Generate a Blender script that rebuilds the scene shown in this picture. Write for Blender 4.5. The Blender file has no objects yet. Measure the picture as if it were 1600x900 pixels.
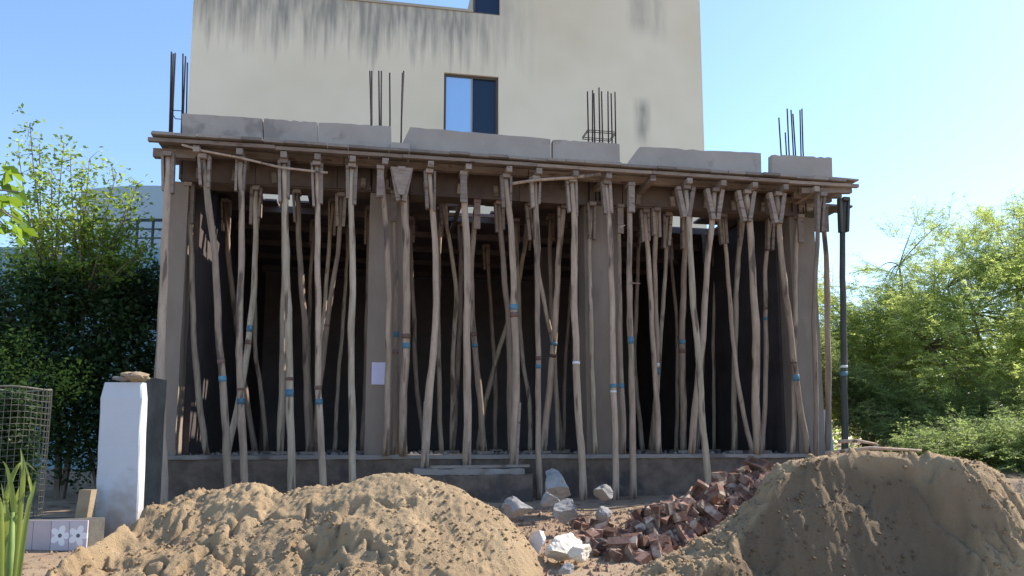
import bpy, math, random
import numpy as np
from mathutils import Vector, Matrix, noise as mnoise
R = math.radians
random.seed(7); rng = np.random.default_rng(11)
S = bpy.context.scene
COL = S.collection

# ------------------------------------------------------------------ camera, sky, sun, exposure
F, PX, PY, PITCH = 1200.0, 800.0, 543.0, R(7.0)
CAMZ = 1.5
cd = bpy.data.cameras.new('camera'); cam = bpy.data.objects.new('camera', cd); COL.objects.link(cam)
cam.location = (0, 0, CAMZ); cam.rotation_euler = (R(90) + PITCH, 0, 0)
cd.sensor_width = 36; cd.lens = 36 * F / 1600; cd.shift_y = (PY - 450) / 1600
cd.clip_end = 2000
S.camera = cam
SUN_EL, SUN_AZ = 40.0, 62.0          # azimuth: degrees to the right of the view direction
w = bpy.data.worlds.new('World'); S.world = w; w.use_nodes = True
nt = w.node_tree; bg = nt.nodes['Background']
sky = nt.nodes.new('ShaderNodeTexSky'); sky.sky_type = 'NISHITA'; sky.sun_disc = False
sky.sun_elevation = R(SUN_EL); sky.sun_rotation = R(SUN_AZ)
sky.air_density = 1.15; sky.dust_density = 0.35; sky.ozone_density = 4.0
nt.links.new(sky.outputs[0], bg.inputs[0]); bg.inputs[1].default_value = 0.145
sd = bpy.data.lights.new('sun', 'SUN'); so = bpy.data.objects.new('sun', sd); COL.objects.link(so)
sd.energy = 4.6; sd.angle = R(0.5); sd.color = (1.0, 0.90, 0.76)
sv = Vector((math.sin(R(SUN_AZ)) * math.cos(R(SUN_EL)), math.cos(R(SUN_AZ)) * math.cos(R(SUN_EL)), math.sin(R(SUN_EL))))
so.rotation_euler = sv.to_track_quat('Z', 'Y').to_euler(); so.location = sv * 60
S.view_settings.view_transform = 'Standard'; S.view_settings.look = 'None'
S.view_settings.exposure = 0.9; S.view_settings.gamma = 1

# ------------------------------------------------------------------ geometry of the view
cp, sp = math.cos(PITCH), math.sin(PITCH)
def ray(px, py):
    u = (PY - py) / F; x = (px - PX) / F
    return Vector((x, cp - u * sp, sp + u * cp))
def at(px, py, Y):                    # point on the sight line at distance Y
    r = ray(px, py); k = Y / r.y
    return Vector((r.x * k, Y, CAMZ + r.z * k))
P0 = at(238, 205, 8.3)
ZD = P0.z                             # top of the formwork deck
r_ = ray(1340, 280); k_ = (ZD - CAMZ) / r_.z
P1 = Vector((r_.x * k_, r_.y * k_, ZD))
LEN = (P1.xy - P0.xy).length
EX = Vector(((P1.x - P0.x) / LEN, (P1.y - P0.y) / LEN, 0)); EN = Vector((-EX.y, EX.x, 0))
ANG = math.atan2(EX.y, EX.x)
def fw(s, n, z): return Vector((P0.x, P0.y, 0)) + EX * s + EN * n + Vector((0, 0, z))
def fpx(px, py, n):                   # facade coordinates (s, z) where the sight line meets the plane at offset n
    o = Vector((P0.x, P0.y, 0)) + EN * n
    r = ray(px, py); C0 = Vector((0, 0, CAMZ))
    t = (o - C0).xy.dot(EN.xy) / r.xy.dot(EN.xy)
    p = C0 + r * t; d = p - o
    return d.xy.dot(EX.xy), p.z
ZP = 1.345                            # plinth top
print('deck z', ZD, 'len', LEN, 'ang', math.degrees(ANG), 'P0', P0, 'P1', P1)

def sstep(a, b, x):
    t = np.clip((np.asarray(x, float) - a) / (b - a), 0, 1); return t * t * (3 - 2 * t)
def _hash(i, j, seed):
    n = (i.astype(np.int64) * 374761393 + j.astype(np.int64) * 668265263 + seed * 144665) & 0x7fffffff
    n = ((n ^ (n >> 13)) * 1274126177) & 0x7fffffff
    n = (n ^ (n >> 16)) & 0x7fffffff
    return n / 0x7fffffff
def vnoise(x, y, seed=0):
    x = np.asarray(x, float); y = np.asarray(y, float)
    i = np.floor(x); j = np.floor(y); fx = x - i; fy = y - j
    fx = fx * fx * (3 - 2 * fx); fy = fy * fy * (3 - 2 * fy)
    a = _hash(i, j, seed); b = _hash(i + 1, j, seed); c = _hash(i, j + 1, seed); d = _hash(i + 1, j + 1, seed)
    return (a * (1 - fx) + b * fx) * (1 - fy) + (c * (1 - fx) + d * fx) * fy - 0.5
def fbm(x, y, seed=0, oct=5, lac=2.1, gain=0.5):
    s = 0; a = 1
    for o in range(oct):
        s = s + a * vnoise(x, y, seed + o * 17); x = x * lac + 3.1; y = y * lac + 1.7; a *= gain
    return s

GY = [-400, 0.0, 2.0, 4.0, 5.7, 8.8, 14, 30, 900]; GZ = [0, 0.0, 0.05, 0.42, 0.60, 0.80, 0.9, 0.95, 0.95]
def ground(x, y):
    z = np.interp(y, GY, GZ)
    near = 1 / (1 + (np.hypot(x, y - 7) / 14) ** 4)
    return z + near * (0.05 * fbm(np.asarray(x) * 0.9, np.asarray(y) * 0.9, 3, 4))

# ------------------------------------------------------------------ mesh helpers
def setp(o, label=None, cat=None, group=None, kind=None):
    if label: o['label'] = label
    if cat: o['category'] = cat
    if group: o['group'] = group
    if kind: o['kind'] = kind
    return o
def thing(name, loc, label, cat, group=None, rz=0):
    o = bpy.data.objects.new(name, None); COL.objects.link(o); o.location = loc; o.rotation_euler = (0, 0, rz)
    o.empty_display_size = 0.1
    return setp(o, label, cat, group)
WPOS = {}
def rootloc(p):
    v = Vector((0, 0, 0))
    while p is not None: v = v + p.location; p = p.parent
    return v
def mk(name, verts, faces, mat, parent=None, smooth=False, origin=None):
    """verts in world coordinates; local coordinates are made from the parent's origin"""
    V = np.asarray([tuple(v) for v in verts] if not isinstance(verts, np.ndarray) else verts, dtype=np.float64)
    off = rootloc(parent)
    o_loc = Vector((0, 0, 0))
    if parent is None and origin is not None: off = Vector(origin); o_loc = Vector(origin)
    V = V - np.array(off)
    m = bpy.data.meshes.new(name)
    if isinstance(faces, np.ndarray):
        k = faces.shape[1]; n = len(faces)
        m.vertices.add(len(V)); m.vertices.foreach_set('co', V.astype(np.float32).ravel())
        m.loops.add(n * k); m.loops.foreach_set('vertex_index', faces.astype(np.int32).ravel())
        m.polygons.add(n); m.polygons.foreach_set('loop_start', np.arange(0, n * k, k, dtype=np.int32))
        m.polygons.foreach_set('loop_total', np.full(n, k, dtype=np.int32))
        m.update(calc_edges=True); m.validate()
    else:
        m.from_pydata([tuple(v) for v in V], [], faces)
    if smooth: m.polygons.foreach_set('use_smooth', np.ones(len(m.polygons), dtype=bool))
    m.materials.append(mat)
    o = bpy.data.objects.new(name, m); COL.objects.link(o); o.parent = parent; o.location = o_loc
    return o
def add_box(V, Fc, c, ax, ay, az):
    """c centre, ax ay az half-extent vectors"""
    b = len(V)
    for sx, sy, sz in ((-1,-1,-1),(1,-1,-1),(1,1,-1),(-1,1,-1),(-1,-1,1),(1,-1,1),(1,1,1),(-1,1,1)):
        V.append(c + ax * sx + ay * sy + az * sz)
    for f in ((0,3,2,1),(4,5,6,7),(0,1,5,4),(1,2,6,5),(2,3,7,6),(3,0,4,7)): Fc.append(tuple(b + i for i in f))
def fbox(s0, s1, n0, n1, z0, z1):     # a box in facade coordinates
    V, Fc = [], []
    add_box(V, Fc, fw((s0+s1)/2, (n0+n1)/2, (z0+z1)/2), EX*((s1-s0)/2), EN*((n1-n0)/2), Vector((0,0,(z1-z0)/2)))
    return V, Fc
def bar(a, b, wid, thk, up=Vector((0,0,1)), taper=1.0):
    """a squared timber between two points"""
    a = Vector(a); b = Vector(b); d = (b - a); L = d.length; d = d / L
    x = d.cross(up)
    if x.length < 1e-4: x = d.cross(Vector((1,0,0)))
    x.normalize(); y = x.cross(d).normalized()
    V, Fc = [], []
    for p, t in ((a, 1.0), (b, taper)):
        for sx, sy in ((-1,-1),(1,-1),(1,1),(-1,1)): V.append(p + x*(sx*wid*t/2) + y*(sy*thk*t/2))
    Fc = [(0,1,2,3),(7,6,5,4),(0,4,5,1),(1,5,6,2),(2,6,7,3),(3,7,4,0)]
    return V, Fc
def tube(pts, rad, sides=8, squash=None, rough=0.0, cap=True):
    pts = [Vector(p) for p in pts]; V, Fc = [], []
    n = len(pts)
    for i, p in enumerate(pts):
        t = (pts[min(i+1, n-1)] - pts[max(i-1, 0)]).normalized()
        x = t.cross(Vector((0.13, 1, 0.05))).normalized()
        y = t.cross(x).normalized()
        r = rad[i] if hasattr(rad, '__len__') else rad
        for k in range(sides):
            a = 2*math.pi*k/sides; rr = r*(1 + rough*random.uniform(-1, 1))
            V.append(p + x*math.cos(a)*rr + y*math.sin(a)*rr)
    for i in range(n-1):
        for k in range(sides):
            k2 = (k+1) % sides
            Fc.append((i*sides+k, i*sides+k2, (i+1)*sides+k2, (i+1)*sides+k))
    if cap:
        Fc.append(tuple(range(sides))[::-1]); Fc.append(tuple((n-1)*sides+k for k in range(sides)))
    return V, Fc
def merge(lst):
    V, Fc = [], []
    for v, f in lst:
        b = len(V); V += v; Fc += [tuple(i+b for i in q) for q in f]
    return V, Fc
def wall_grid(org, ex, en, s0, s1, z0, z1, t, holes):
    """a wall with real openings; holes are (s0,s1,z0,z1)"""
    ss = sorted({s0, s1} | {h[0] for h in holes} | {h[1] for h in holes}); ss = [s for s in ss if s0 <= s <= s1]
    zs = sorted({z0, z1} | {h[2] for h in holes} | {h[3] for h in holes}); zs = [z for z in zs if z0 <= z <= z1]
    def solid(i, j):
        if i < 0 or j < 0 or i >= len(ss)-1 or j >= len(zs)-1: return False
        cs = (ss[i]+ss[i+1])/2; cz = (zs[j]+zs[j+1])/2
        return not any(h[0] < cs < h[1] and h[2] < cz < h[3] for h in holes)
    V, Fc, idx = [], [], {}
    def v(i, j, k):
        if (i, j, k) not in idx:
            idx[(i, j, k)] = len(V); V.append(org + ex*ss[i] + en*(t*k) + Vector((0,0,zs[j])))
        return idx[(i, j, k)]
    for i in range(len(ss)-1):
        for j in range(len(zs)-1):
            if not solid(i, j): continue
            Fc.append((v(i,j,0), v(i+1,j,0), v(i+1,j+1,0), v(i,j+1,0)))
            Fc.append((v(i,j,1), v(i,j+1,1), v(i+1,j+1,1), v(i+1,j,1)))
            if not solid(i-1,j): Fc.append((v(i,j,0), v(i,j+1,0), v(i,j+1,1), v(i,j,1)))
            if not solid(i+1,j): Fc.append((v(i+1,j,0), v(i+1,j,1), v(i+1,j+1,1), v(i+1,j+1,0)))
            if not solid(i,j-1): Fc.append((v(i,j,0), v(i,j,1), v(i+1,j,1), v(i+1,j,0)))
            if not solid(i,j+1): Fc.append((v(i,j+1,0), v(i+1,j+1,0), v(i+1,j+1,1), v(i,j+1,1)))
    return V, Fc

# ------------------------------------------------------------------ materials
def mat(name, base, rough=0.85, var=None, scale=6.0, stretch=(1,1,1), bump=0.0, bscale=40.0, detail=6, rnd=0.0, spots=None, spec=0.25, metal=0.0):
    """base colour, with noise towards var, bump, and a little difference from object to object"""
    m = bpy.data.materials.new(name); m.use_nodes = True; t = m.node_tree; N = t.nodes; L = t.links
    b = N['Principled BSDF']; b.inputs['Roughness'].default_value = rough
    b.inputs['Specular IOR Level'].default_value = spec; b.inputs['Metallic'].default_value = metal
    b.inputs['Base Color'].default_value = (*base, 1)
    tc = N.new('ShaderNodeTexCoord'); mp = N.new('ShaderNodeMapping'); mp.inputs['Scale'].default_value = stretch
    L.new(tc.outputs['Object'], mp.inputs[0])
    oi = N.new('ShaderNodeObjectInfo')
    col = None
    if var:
        nz = N.new('ShaderNodeTexNoise'); nz.noise_dimensions = '4D'; nz.inputs['Scale'].default_value = scale
        nz.inputs['Detail'].default_value = detail; nz.inputs['Roughness'].default_value = 0.65
        L.new(mp.outputs[0], nz.inputs['Vector'])
        mm = N.new('ShaderNodeMath'); mm.operation = 'MULTIPLY'; mm.inputs[1].default_value = 37
        L.new(oi.outputs['Random'], mm.inputs[0]); L.new(mm.outputs[0], nz.inputs['W'])
        cr = N.new('ShaderNodeValToRGB'); cr.color_ramp.elements[0].position = 0.33; cr.color_ramp.elements[1].position = 0.67
        cr.color_ramp.elements[0].color = (*base, 1); cr.color_ramp.elements[1].color = (*var, 1)
        L.new(nz.outputs['Fac'], cr.inputs[0]); col = cr.outputs[0]
    if spots:
        nz = N.new('ShaderNodeTexNoise'); nz.inputs['Scale'].default_value = spots[1]; nz.inputs['Detail'].default_value = 4
        L.new(mp.outputs[0], nz.inputs['Vector'])
        cr = N.new('ShaderNodeValToRGB'); cr.color_ramp.elements[0].position = spots[2]; cr.color_ramp.elements[1].position = spots[2]+0.08
        cr.color_ramp.elements[0].color = (0,0,0,1); L.new(nz.outputs['Fac'], cr.inputs[0])
        mx = N.new('ShaderNodeMix'); mx.data_type = 'RGBA'; mx.inputs[7].default_value = (*spots[0], 1)
        L.new(cr.outputs[0], mx.inputs[0])
        if col: L.new(col, mx.inputs[6])
        else: mx.inputs[6].default_value = (*base, 1)
        col = mx.outputs[2]
    if rnd:
        hs = N.new('ShaderNodeHueSaturation'); mr = N.new('ShaderNodeMapRange')
        mr.inputs['To Min'].default_value = 1-rnd; mr.inputs['To Max'].default_value = 1+rnd
        L.new(oi.outputs['Random'], mr.inputs['Value']); L.new(mr.outputs[0], hs.inputs['Value'])
        if col: L.new(col, hs.inputs['Color'])
        else: hs.inputs['Color'].default_value = (*base, 1)
        col = hs.outputs[0]
    if col: L.new(col, b.inputs['Base Color'])
    if bump:
        nz = N.new('ShaderNodeTexNoise'); nz.inputs['Scale'].default_value = bscale; nz.inputs['Detail'].default_value = 7
        nz.inputs['Roughness'].default_value = 0.7
        L.new(mp.outputs[0], nz.inputs['Vector'])
        bp = N.new('ShaderNodeBump'); bp.inputs['Strength'].default_value = bump; bp.inputs['Distance'].default_value = 0.02
        L.new(nz.outputs['Fac'], bp.inputs['Height']); L.new(bp.outputs[0], b.inputs['Normal'])
    return m
def shaded_sand():  # mixes a darker sand colour in as painted shade, by vertex mask
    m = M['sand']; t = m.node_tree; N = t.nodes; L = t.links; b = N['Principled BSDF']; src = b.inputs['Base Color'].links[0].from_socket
    a = N.new('ShaderNodeAttribute'); a.attribute_name = 'sand_shade'; mx = N.new('ShaderNodeMix'); mx.data_type = 'RGBA'
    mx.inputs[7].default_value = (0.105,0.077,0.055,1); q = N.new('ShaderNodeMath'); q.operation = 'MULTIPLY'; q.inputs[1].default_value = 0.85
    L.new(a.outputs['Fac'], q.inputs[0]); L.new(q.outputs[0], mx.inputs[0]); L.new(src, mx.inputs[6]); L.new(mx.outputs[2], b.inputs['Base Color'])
def leafmat(name, c1, c2, scale=3.0, trans=0.5):
    m = bpy.data.materials.new(name); m.use_nodes = True; t = m.node_tree; N = t.nodes; L = t.links
    b = N['Principled BSDF']; out = N['Material Output']; b.inputs['Roughness'].default_value = 0.5
    b.inputs['Specular IOR Level'].default_value = 0.3
    g = N.new('ShaderNodeNewGeometry'); at_ = N.new('ShaderNodeTexCoord')
    nz = N.new('ShaderNodeTexNoise'); nz.inputs['Scale'].default_value = scale; nz.inputs['Detail'].default_value = 4
    L.new(at_.outputs['Object'], nz.inputs['Vector'])
    wn = N.new('ShaderNodeMath'); wn.operation = 'MULTIPLY_ADD'; wn.inputs[1].default_value = 0.5; wn.inputs[2].default_value = -0.25
    L.new(g.outputs['Random Per Island'], wn.inputs[0])
    ad = N.new('ShaderNodeMath'); ad.operation = 'ADD'; L.new(nz.outputs['Fac'], ad.inputs[0]); L.new(wn.outputs[0], ad.inputs[1])
    cr = N.new('ShaderNodeValToRGB'); cr.color_ramp.elements[0].position = 0.25; cr.color_ramp.elements[1].position = 0.75
    cr.color_ramp.elements[0].color = (*c1, 1); cr.color_ramp.elements[1].color = (*c2, 1)
    L.new(ad.outputs[0], cr.inputs[0]); L.new(cr.outputs[0], b.inputs['Base Color'])
    tr = N.new('ShaderNodeBsdfTranslucent'); hs = N.new('ShaderNodeHueSaturation'); hs.inputs['Hue'].default_value = 0.48
    hs.inputs['Saturation'].default_value = 1.1; hs.inputs['Value'].default_value = 1.9
    L.new(cr.outputs[0], hs.inputs['Color']); L.new(hs.outputs[0], tr.inputs[0])
    mx = N.new('ShaderNodeMixShader'); mx.inputs[0].default_value = trans
    L.new(b.outputs[0], mx.inputs[1]); L.new(tr.outputs[0], mx.inputs[2]); L.new(mx.outputs[0], out.inputs[0])
    return m
M = {}
M['sand'] = mat('sand', (0.48,0.355,0.215), 0.95, (0.35,0.245,0.145), 2.2, bump=1.0, bscale=95)
shaded_sand()
M['earth'] = mat('earth', (0.25,0.17,0.115), 0.95, (0.36,0.27,0.18), 1.3, bump=0.8, bscale=22, spots=((0.14,0.085,0.06),6,0.57))
M['soil'] = mat('rubble_dust', (0.13,0.085,0.065), 0.95, (0.26,0.19,0.145), 3, bump=0.9, bscale=25)
M['concrete'] = mat('concrete', (0.22,0.195,0.18), 0.9, (0.32,0.29,0.265), 2.2, bump=0.3, bscale=30, rnd=0.06, spots=((0.15,0.125,0.115),1.3,0.58))
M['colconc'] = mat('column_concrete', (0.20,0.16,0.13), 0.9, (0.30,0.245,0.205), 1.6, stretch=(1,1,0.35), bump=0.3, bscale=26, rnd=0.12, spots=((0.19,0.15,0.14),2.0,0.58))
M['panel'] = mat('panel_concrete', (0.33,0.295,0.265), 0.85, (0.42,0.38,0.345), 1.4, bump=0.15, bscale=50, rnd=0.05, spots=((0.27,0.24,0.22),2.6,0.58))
M['plinth'] = mat('plinth_plaster', (0.095,0.072,0.06), 0.95, (0.20,0.155,0.125), 5, bump=0.6, bscale=20, spots=((0.085,0.07,0.065),2.2,0.56))
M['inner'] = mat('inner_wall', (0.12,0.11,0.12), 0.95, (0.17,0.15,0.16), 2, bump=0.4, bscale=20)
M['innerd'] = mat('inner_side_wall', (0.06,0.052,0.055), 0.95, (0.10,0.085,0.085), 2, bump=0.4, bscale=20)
M['pole'] = mat('pole_wood', (0.25,0.185,0.14), 0.85, (0.45,0.345,0.265), 5, stretch=(3,3,0.5), bump=0.6, bscale=18, rnd=0.34, spots=((0.13,0.095,0.08),3.2,0.58))
M['poletan'] = mat('tan_pole_wood', (0.30,0.24,0.175), 0.85, (0.52,0.43,0.33), 6, stretch=(3,3,0.4), bump=0.6, bscale=18, rnd=0.22, spots=((0.17,0.12,0.09),4.2,0.56))
M['poledark'] = mat('dark_pole_wood', (0.055,0.06,0.055), 0.75, (0.11,0.11,0.10), 5, stretch=(3,3,0.5), bump=0.5, bscale=18, rnd=0.1)
M['board'] = mat('board_wood', (0.21,0.165,0.14), 0.85, (0.33,0.265,0.225), 5, stretch=(1,1,4), bump=0.35, bscale=18, rnd=0.28, spots=((0.15,0.10,0.085),4,0.60))
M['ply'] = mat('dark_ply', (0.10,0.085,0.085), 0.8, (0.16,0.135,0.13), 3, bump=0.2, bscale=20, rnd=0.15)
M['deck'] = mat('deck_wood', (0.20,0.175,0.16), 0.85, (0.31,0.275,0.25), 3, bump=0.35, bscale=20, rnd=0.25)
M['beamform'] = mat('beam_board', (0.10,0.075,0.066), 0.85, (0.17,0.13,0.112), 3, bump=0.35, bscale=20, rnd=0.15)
M['steel'] = mat('rebar_steel', (0.03,0.032,0.04), 0.8, (0.06,0.045,0.04), 12, spec=0.1)
M['tapeb'] = mat('blue_tape', (0.05,0.14,0.21), 0.7, (0.13,0.25,0.33), 20, rnd=.3)
M['taper'] = mat('dark_lashing', (0.12,0.065,0.055), 0.85, (0.20,0.13,0.11), 20, rnd=.35)
M['tapew'] = mat('white_tape', (0.7,0.7,0.72), 0.5)
M['paper'] = mat('paper', (0.62,0.58,0.78), 0.7, (0.68,0.64,0.82), 8)
M['brick'] = mat('brick', (0.135,0.075,0.058), 1.0, (0.27,0.165,0.125), 9, bump=0.6, bscale=30, rnd=0.45, spec=0.05, spots=((0.38,0.30,0.24),8,0.53))
M['rock'] = mat('rubble_concrete', (0.24,0.23,0.225), 0.9, (0.38,0.365,0.345), 5, bump=0.7, bscale=16, rnd=0.12)
M['whiterock'] = mat('white_rubble', (0.74,0.70,0.62), 0.9, (0.60,0.53,0.44), 5, bump=0.5, bscale=14)
M['bag'] = mat('plastic_bag', (0.60,0.56,0.53), 0.6, (0.70,0.66,0.62), 6, bump=0.6, bscale=14)
M['bark'] = mat('bark', (0.14,0.11,0.085), 0.9, (0.23,0.19,0.15), 8, stretch=(3,3,.6), bump=0.6, bscale=20)
M['stemgreen'] = mat('green_stem', (0.13,0.20,0.06), 0.7, (0.20,0.28,0.09), 8)
M['wpost'] = mat('white_paint', (0.50,0.54,0.62), 0.8, (0.57,0.60,0.66), 1.5, bump=0.15, bscale=16, spots=((0.50,0.52,0.54),2.1,0.66))
def mudfoot():
    m = M['wpost']; t = m.node_tree; N = t.nodes; L = t.links; b = N['Principled BSDF']; src = b.inputs['Base Color'].links[0].from_socket
    tc = N.new('ShaderNodeTexCoord'); sx = N.new('ShaderNodeSeparateXYZ'); L.new(tc.outputs['Object'], sx.inputs[0])
    nz = N.new('ShaderNodeTexNoise'); nz.inputs['Scale'].default_value = 9; nz.inputs['Detail'].default_value = 6; L.new(tc.outputs['Object'], nz.inputs['Vector'])
    q = N.new('ShaderNodeMath'); q.operation = 'MULTIPLY_ADD'; q.inputs[1].default_value = -0.9; L.new(nz.outputs['Fac'], q.inputs[0]); L.new(sx.outputs['Z'], q.inputs[2])
    mr = N.new('ShaderNodeMapRange'); mr.inputs['From Min'].default_value = 0.12; mr.inputs['From Max'].default_value = -0.35; mr.inputs['To Max'].default_value = .75; L.new(q.outputs[0], mr.inputs['Value'])
    mx = N.new('ShaderNodeMix'); mx.data_type = 'RGBA'; mx.inputs[7].default_value = (.30,.25,.19,1)
    L.new(mr.outputs[0], mx.inputs[0]); L.new(src, mx.inputs[6]); L.new(mx.outputs[2], b.inputs['Base Color'])
mudfoot()
M['greypost'] = mat('grey_render', (0.07,0.068,0.062), 0.95, (0.13,0.125,0.115), 4, bump=0.6, bscale=16)
M['stone'] = mat('brown_stone', (0.27,0.20,0.13), 0.9, (0.36,0.29,0.2), 6, bump=0.5, bscale=20, rnd=0.1)
M['wire'] = mat('wire', (0.09,0.095,0.08), 0.8, (0.17,0.16,0.13), 12, spec=0.4)
M['hedge'] = leafmat('hedge_leaf', (0.020,0.045,0.018), (0.05,0.095,0.03), 2.5, 0.3)
M['leafl'] = leafmat('light_leaf', (0.10,0.17,0.04), (0.22,0.31,0.07), 2.0, 0.6)
M['leafbig'] = leafmat('broad_leaf', (0.08,0.16,0.03), (0.15,0.25,0.04), 4.0, 0.5)
M['leafm'] = leafmat('feather_leaf', (0.18,0.26,0.085), (0.37,0.46,0.15), 0.9, 0.62)
M['leafd'] = leafmat('dark_feather_leaf', (0.11,0.165,0.065), (0.22,0.30,0.11), 1.1, 0.55)
M['blade'] = leafmat('blade_leaf', (0.11,0.16,0.045), (0.21,0.27,0.08), 4.0, 0.45)
M['dryleaf'] = leafmat('dry_leaf', (0.20,0.17,0.07), (0.33,0.27,0.12), 4.0, 0.4)
M['bluehouse'] = mat('blue_wall', (0.40,0.50,0.57), 0.85, (0.46,0.56,0.62), 0.6, bump=0.1)
M['tealwall'] = mat('teal_wall', (0.17,0.30,0.37), 0.85, (0.22,0.36,0.42), 0.8, bump=0.1)
M['rail'] = mat('rail_metal', (0.03,0.04,0.05), 0.5)
M['frame'] = mat('window_frame', (0.10,0.085,0.075), 0.5)
M['navyglass'] = mat('dark_glass', (0.018,0.035,0.075), 0.08, spec=0.35)
M['board_w'] = mat('white_board', (0.55,0.56,0.66), 0.6, (0.62,0.63,0.70), 3)
def glassblue():
    m = bpy.data.materials.new('blue_reflective_glass'); m.use_nodes = True; b = m.node_tree.nodes['Principled BSDF']
    b.inputs['Base Color'].default_value = (0.45,0.64,0.86,1); b.inputs['Metallic'].default_value = 0.55; b.inputs['Roughness'].default_value = 0.12
    return m
M['blueglass'] = glassblue()
def whitewall():
    m = mat('cream_wall', (0.74,0.635,0.47), 0.9, (0.87,0.77,0.60), 0.3, bump=0.12, bscale=6, detail=3)
    t = m.node_tree; N = t.nodes; L = t.links; b = N['Principled BSDF']
    src = b.inputs['Base Color'].links[0].from_socket
    tc = N.new('ShaderNodeTexCoord'); sx = N.new('ShaderNodeSeparateXYZ'); L.new(tc.outputs['UV'], sx.inputs[0])
    # grey run-off streaks: UV.x = metres along the wall, UV.y = metres below the roof edge
    mp = N.new('ShaderNodeMapping'); mp.inputs['Scale'].default_value = (2.3, 0.10, 1); L.new(tc.outputs['UV'], mp.inputs[0])
    n1 = N.new('ShaderNodeTexNoise'); n1.inputs['Scale'].default_value = 1.9; n1.inputs['Detail'].default_value = 5; n1.inputs['Roughness'].default_value = .65; L.new(mp.outputs[0], n1.inputs['Vector'])
    n2 = N.new('ShaderNodeTexNoise'); n2.inputs['Scale'].default_value = 1.6; n2.inputs['Detail'].default_value = 6; mp2 = N.new('ShaderNodeMapping'); mp2.inputs['Scale'].default_value = (3.6, 0.55, 1); L.new(tc.outputs['UV'], mp2.inputs[0]); L.new(mp2.outputs[0], n2.inputs['Vector'])
    # streak length from n1: reach = (n1-0.38)*6 metres ; mask = 1 - depth/reach
    rch = N.new('ShaderNodeMapRange'); rch.inputs['From Min'].default_value = 0.36; rch.inputs['From Max'].default_value = 0.66
    rch.inputs['To Min'].default_value = 0.8; rch.inputs['To Max'].default_value = 1.9; L.new(n1.outputs['Fac'], rch.inputs['Value'])
    sub = N.new('ShaderNodeMath'); sub.operation = 'SUBTRACT'; L.new(rch.outputs[0], sub.inputs[0]); L.new(sx.outputs['Y'], sub.inputs[1])
    mr = N.new('ShaderNodeMapRange'); mr.inputs['From Min'].default_value = -0.15; mr.inputs['From Max'].default_value = 0.9; L.new(sub.outputs[0], mr.inputs['Value'])
    patch = N.new('ShaderNodeMapRange'); patch.inputs['From Min'].default_value = 0.33; patch.inputs['From Max'].default_value = 0.6; patch.inputs['To Min'].default_value = 0.4
    L.new(n2.outputs['Fac'], patch.inputs['Value'])
    mu = N.new('ShaderNodeMath'); mu.operation = 'MULTIPLY'; L.new(mr.outputs[0], mu.inputs[0]); L.new(patch.outputs[0], mu.inputs[1])
    # fades out towards the taller part on the right
    fx = N.new('ShaderNodeMapRange'); fx.inputs['From Min'].default_value = 8.6; fx.inputs['From Max'].default_value = 6.3; L.new(sx.outputs['X'], fx.inputs['Value'])
    mu2 = N.new('ShaderNodeMath'); mu2.operation = 'MULTIPLY'; L.new(mu.outputs[0], mu2.inputs[0]); L.new(fx.outputs[0], mu2.inputs[1])
    # two separate run-off marks on the right
    last = mu2.outputs[0]
    for (cx, wd, y0, y1, st) in STREAKS:
        a = N.new('ShaderNodeMath'); a.operation = 'SUBTRACT'; L.new(sx.outputs['X'], a.inputs[0]); a.inputs[1].default_value = cx
        ab = N.new('ShaderNodeMath'); ab.operation = 'ABSOLUTE'; L.new(a.outputs[0], ab.inputs[0])
        m1 = N.new('ShaderNodeMapRange'); m1.inputs['From Min'].default_value = wd; m1.inputs['From Max'].default_value = wd*0.3; L.new(ab.outputs[0], m1.inputs['Value'])
        m2 = N.new('ShaderNodeMapRange'); m2.inputs['From Min'].default_value = y0; m2.inputs['From Max'].default_value = y0+0.35; L.new(sx.outputs['Y'], m2.inputs['Value'])
        m3 = N.new('ShaderNodeMapRange'); m3.inputs['From Min'].default_value = y1; m3.inputs['From Max'].default_value = y1-0.5; L.new(sx.outputs['Y'], m3.inputs['Value'])
        q = N.new('ShaderNodeMath'); q.operation = 'MULTIPLY'; L.new(m1.outputs[0], q.inputs[0]); L.new(m2.outputs[0], q.inputs[1])
        q2 = N.new('ShaderNodeMath'); q2.operation = 'MULTIPLY'; L.new(q.outputs[0], q2.inputs[0]); L.new(m3.outputs[0], q2.inputs[1])
        q3 = N.new('ShaderNodeMath'); q3.operation = 'MULTIPLY'; L.new(q2.outputs[0], q3.inputs[0]); L.new(patch.outputs[0], q3.inputs[1])
        q4 = N.new('ShaderNodeMath'); q4.operation = 'MULTIPLY_ADD'; L.new(q3.outputs[0], q4.inputs[0]); q4.inputs[1].default_value = st; L.new(last, q4.inputs[2]); last = q4.outputs[0]
    cl = N.new('ShaderNodeMath'); cl.operation = 'MULTIPLY'; cl.use_clamp = True; cl.inputs[1].default_value = 0.7; L.new(last, cl.inputs[0])
    mx = N.new('ShaderNodeMix'); mx.data_type = 'RGBA'; mx.inputs[7].default_value = (0.13,0.135,0.14,1)
    L.new(cl.outputs[0], mx.inputs[0]); L.new(src, mx.inputs[6]); L.new(mx.outputs[2], b.inputs['Base Color'])
    return m

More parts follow.
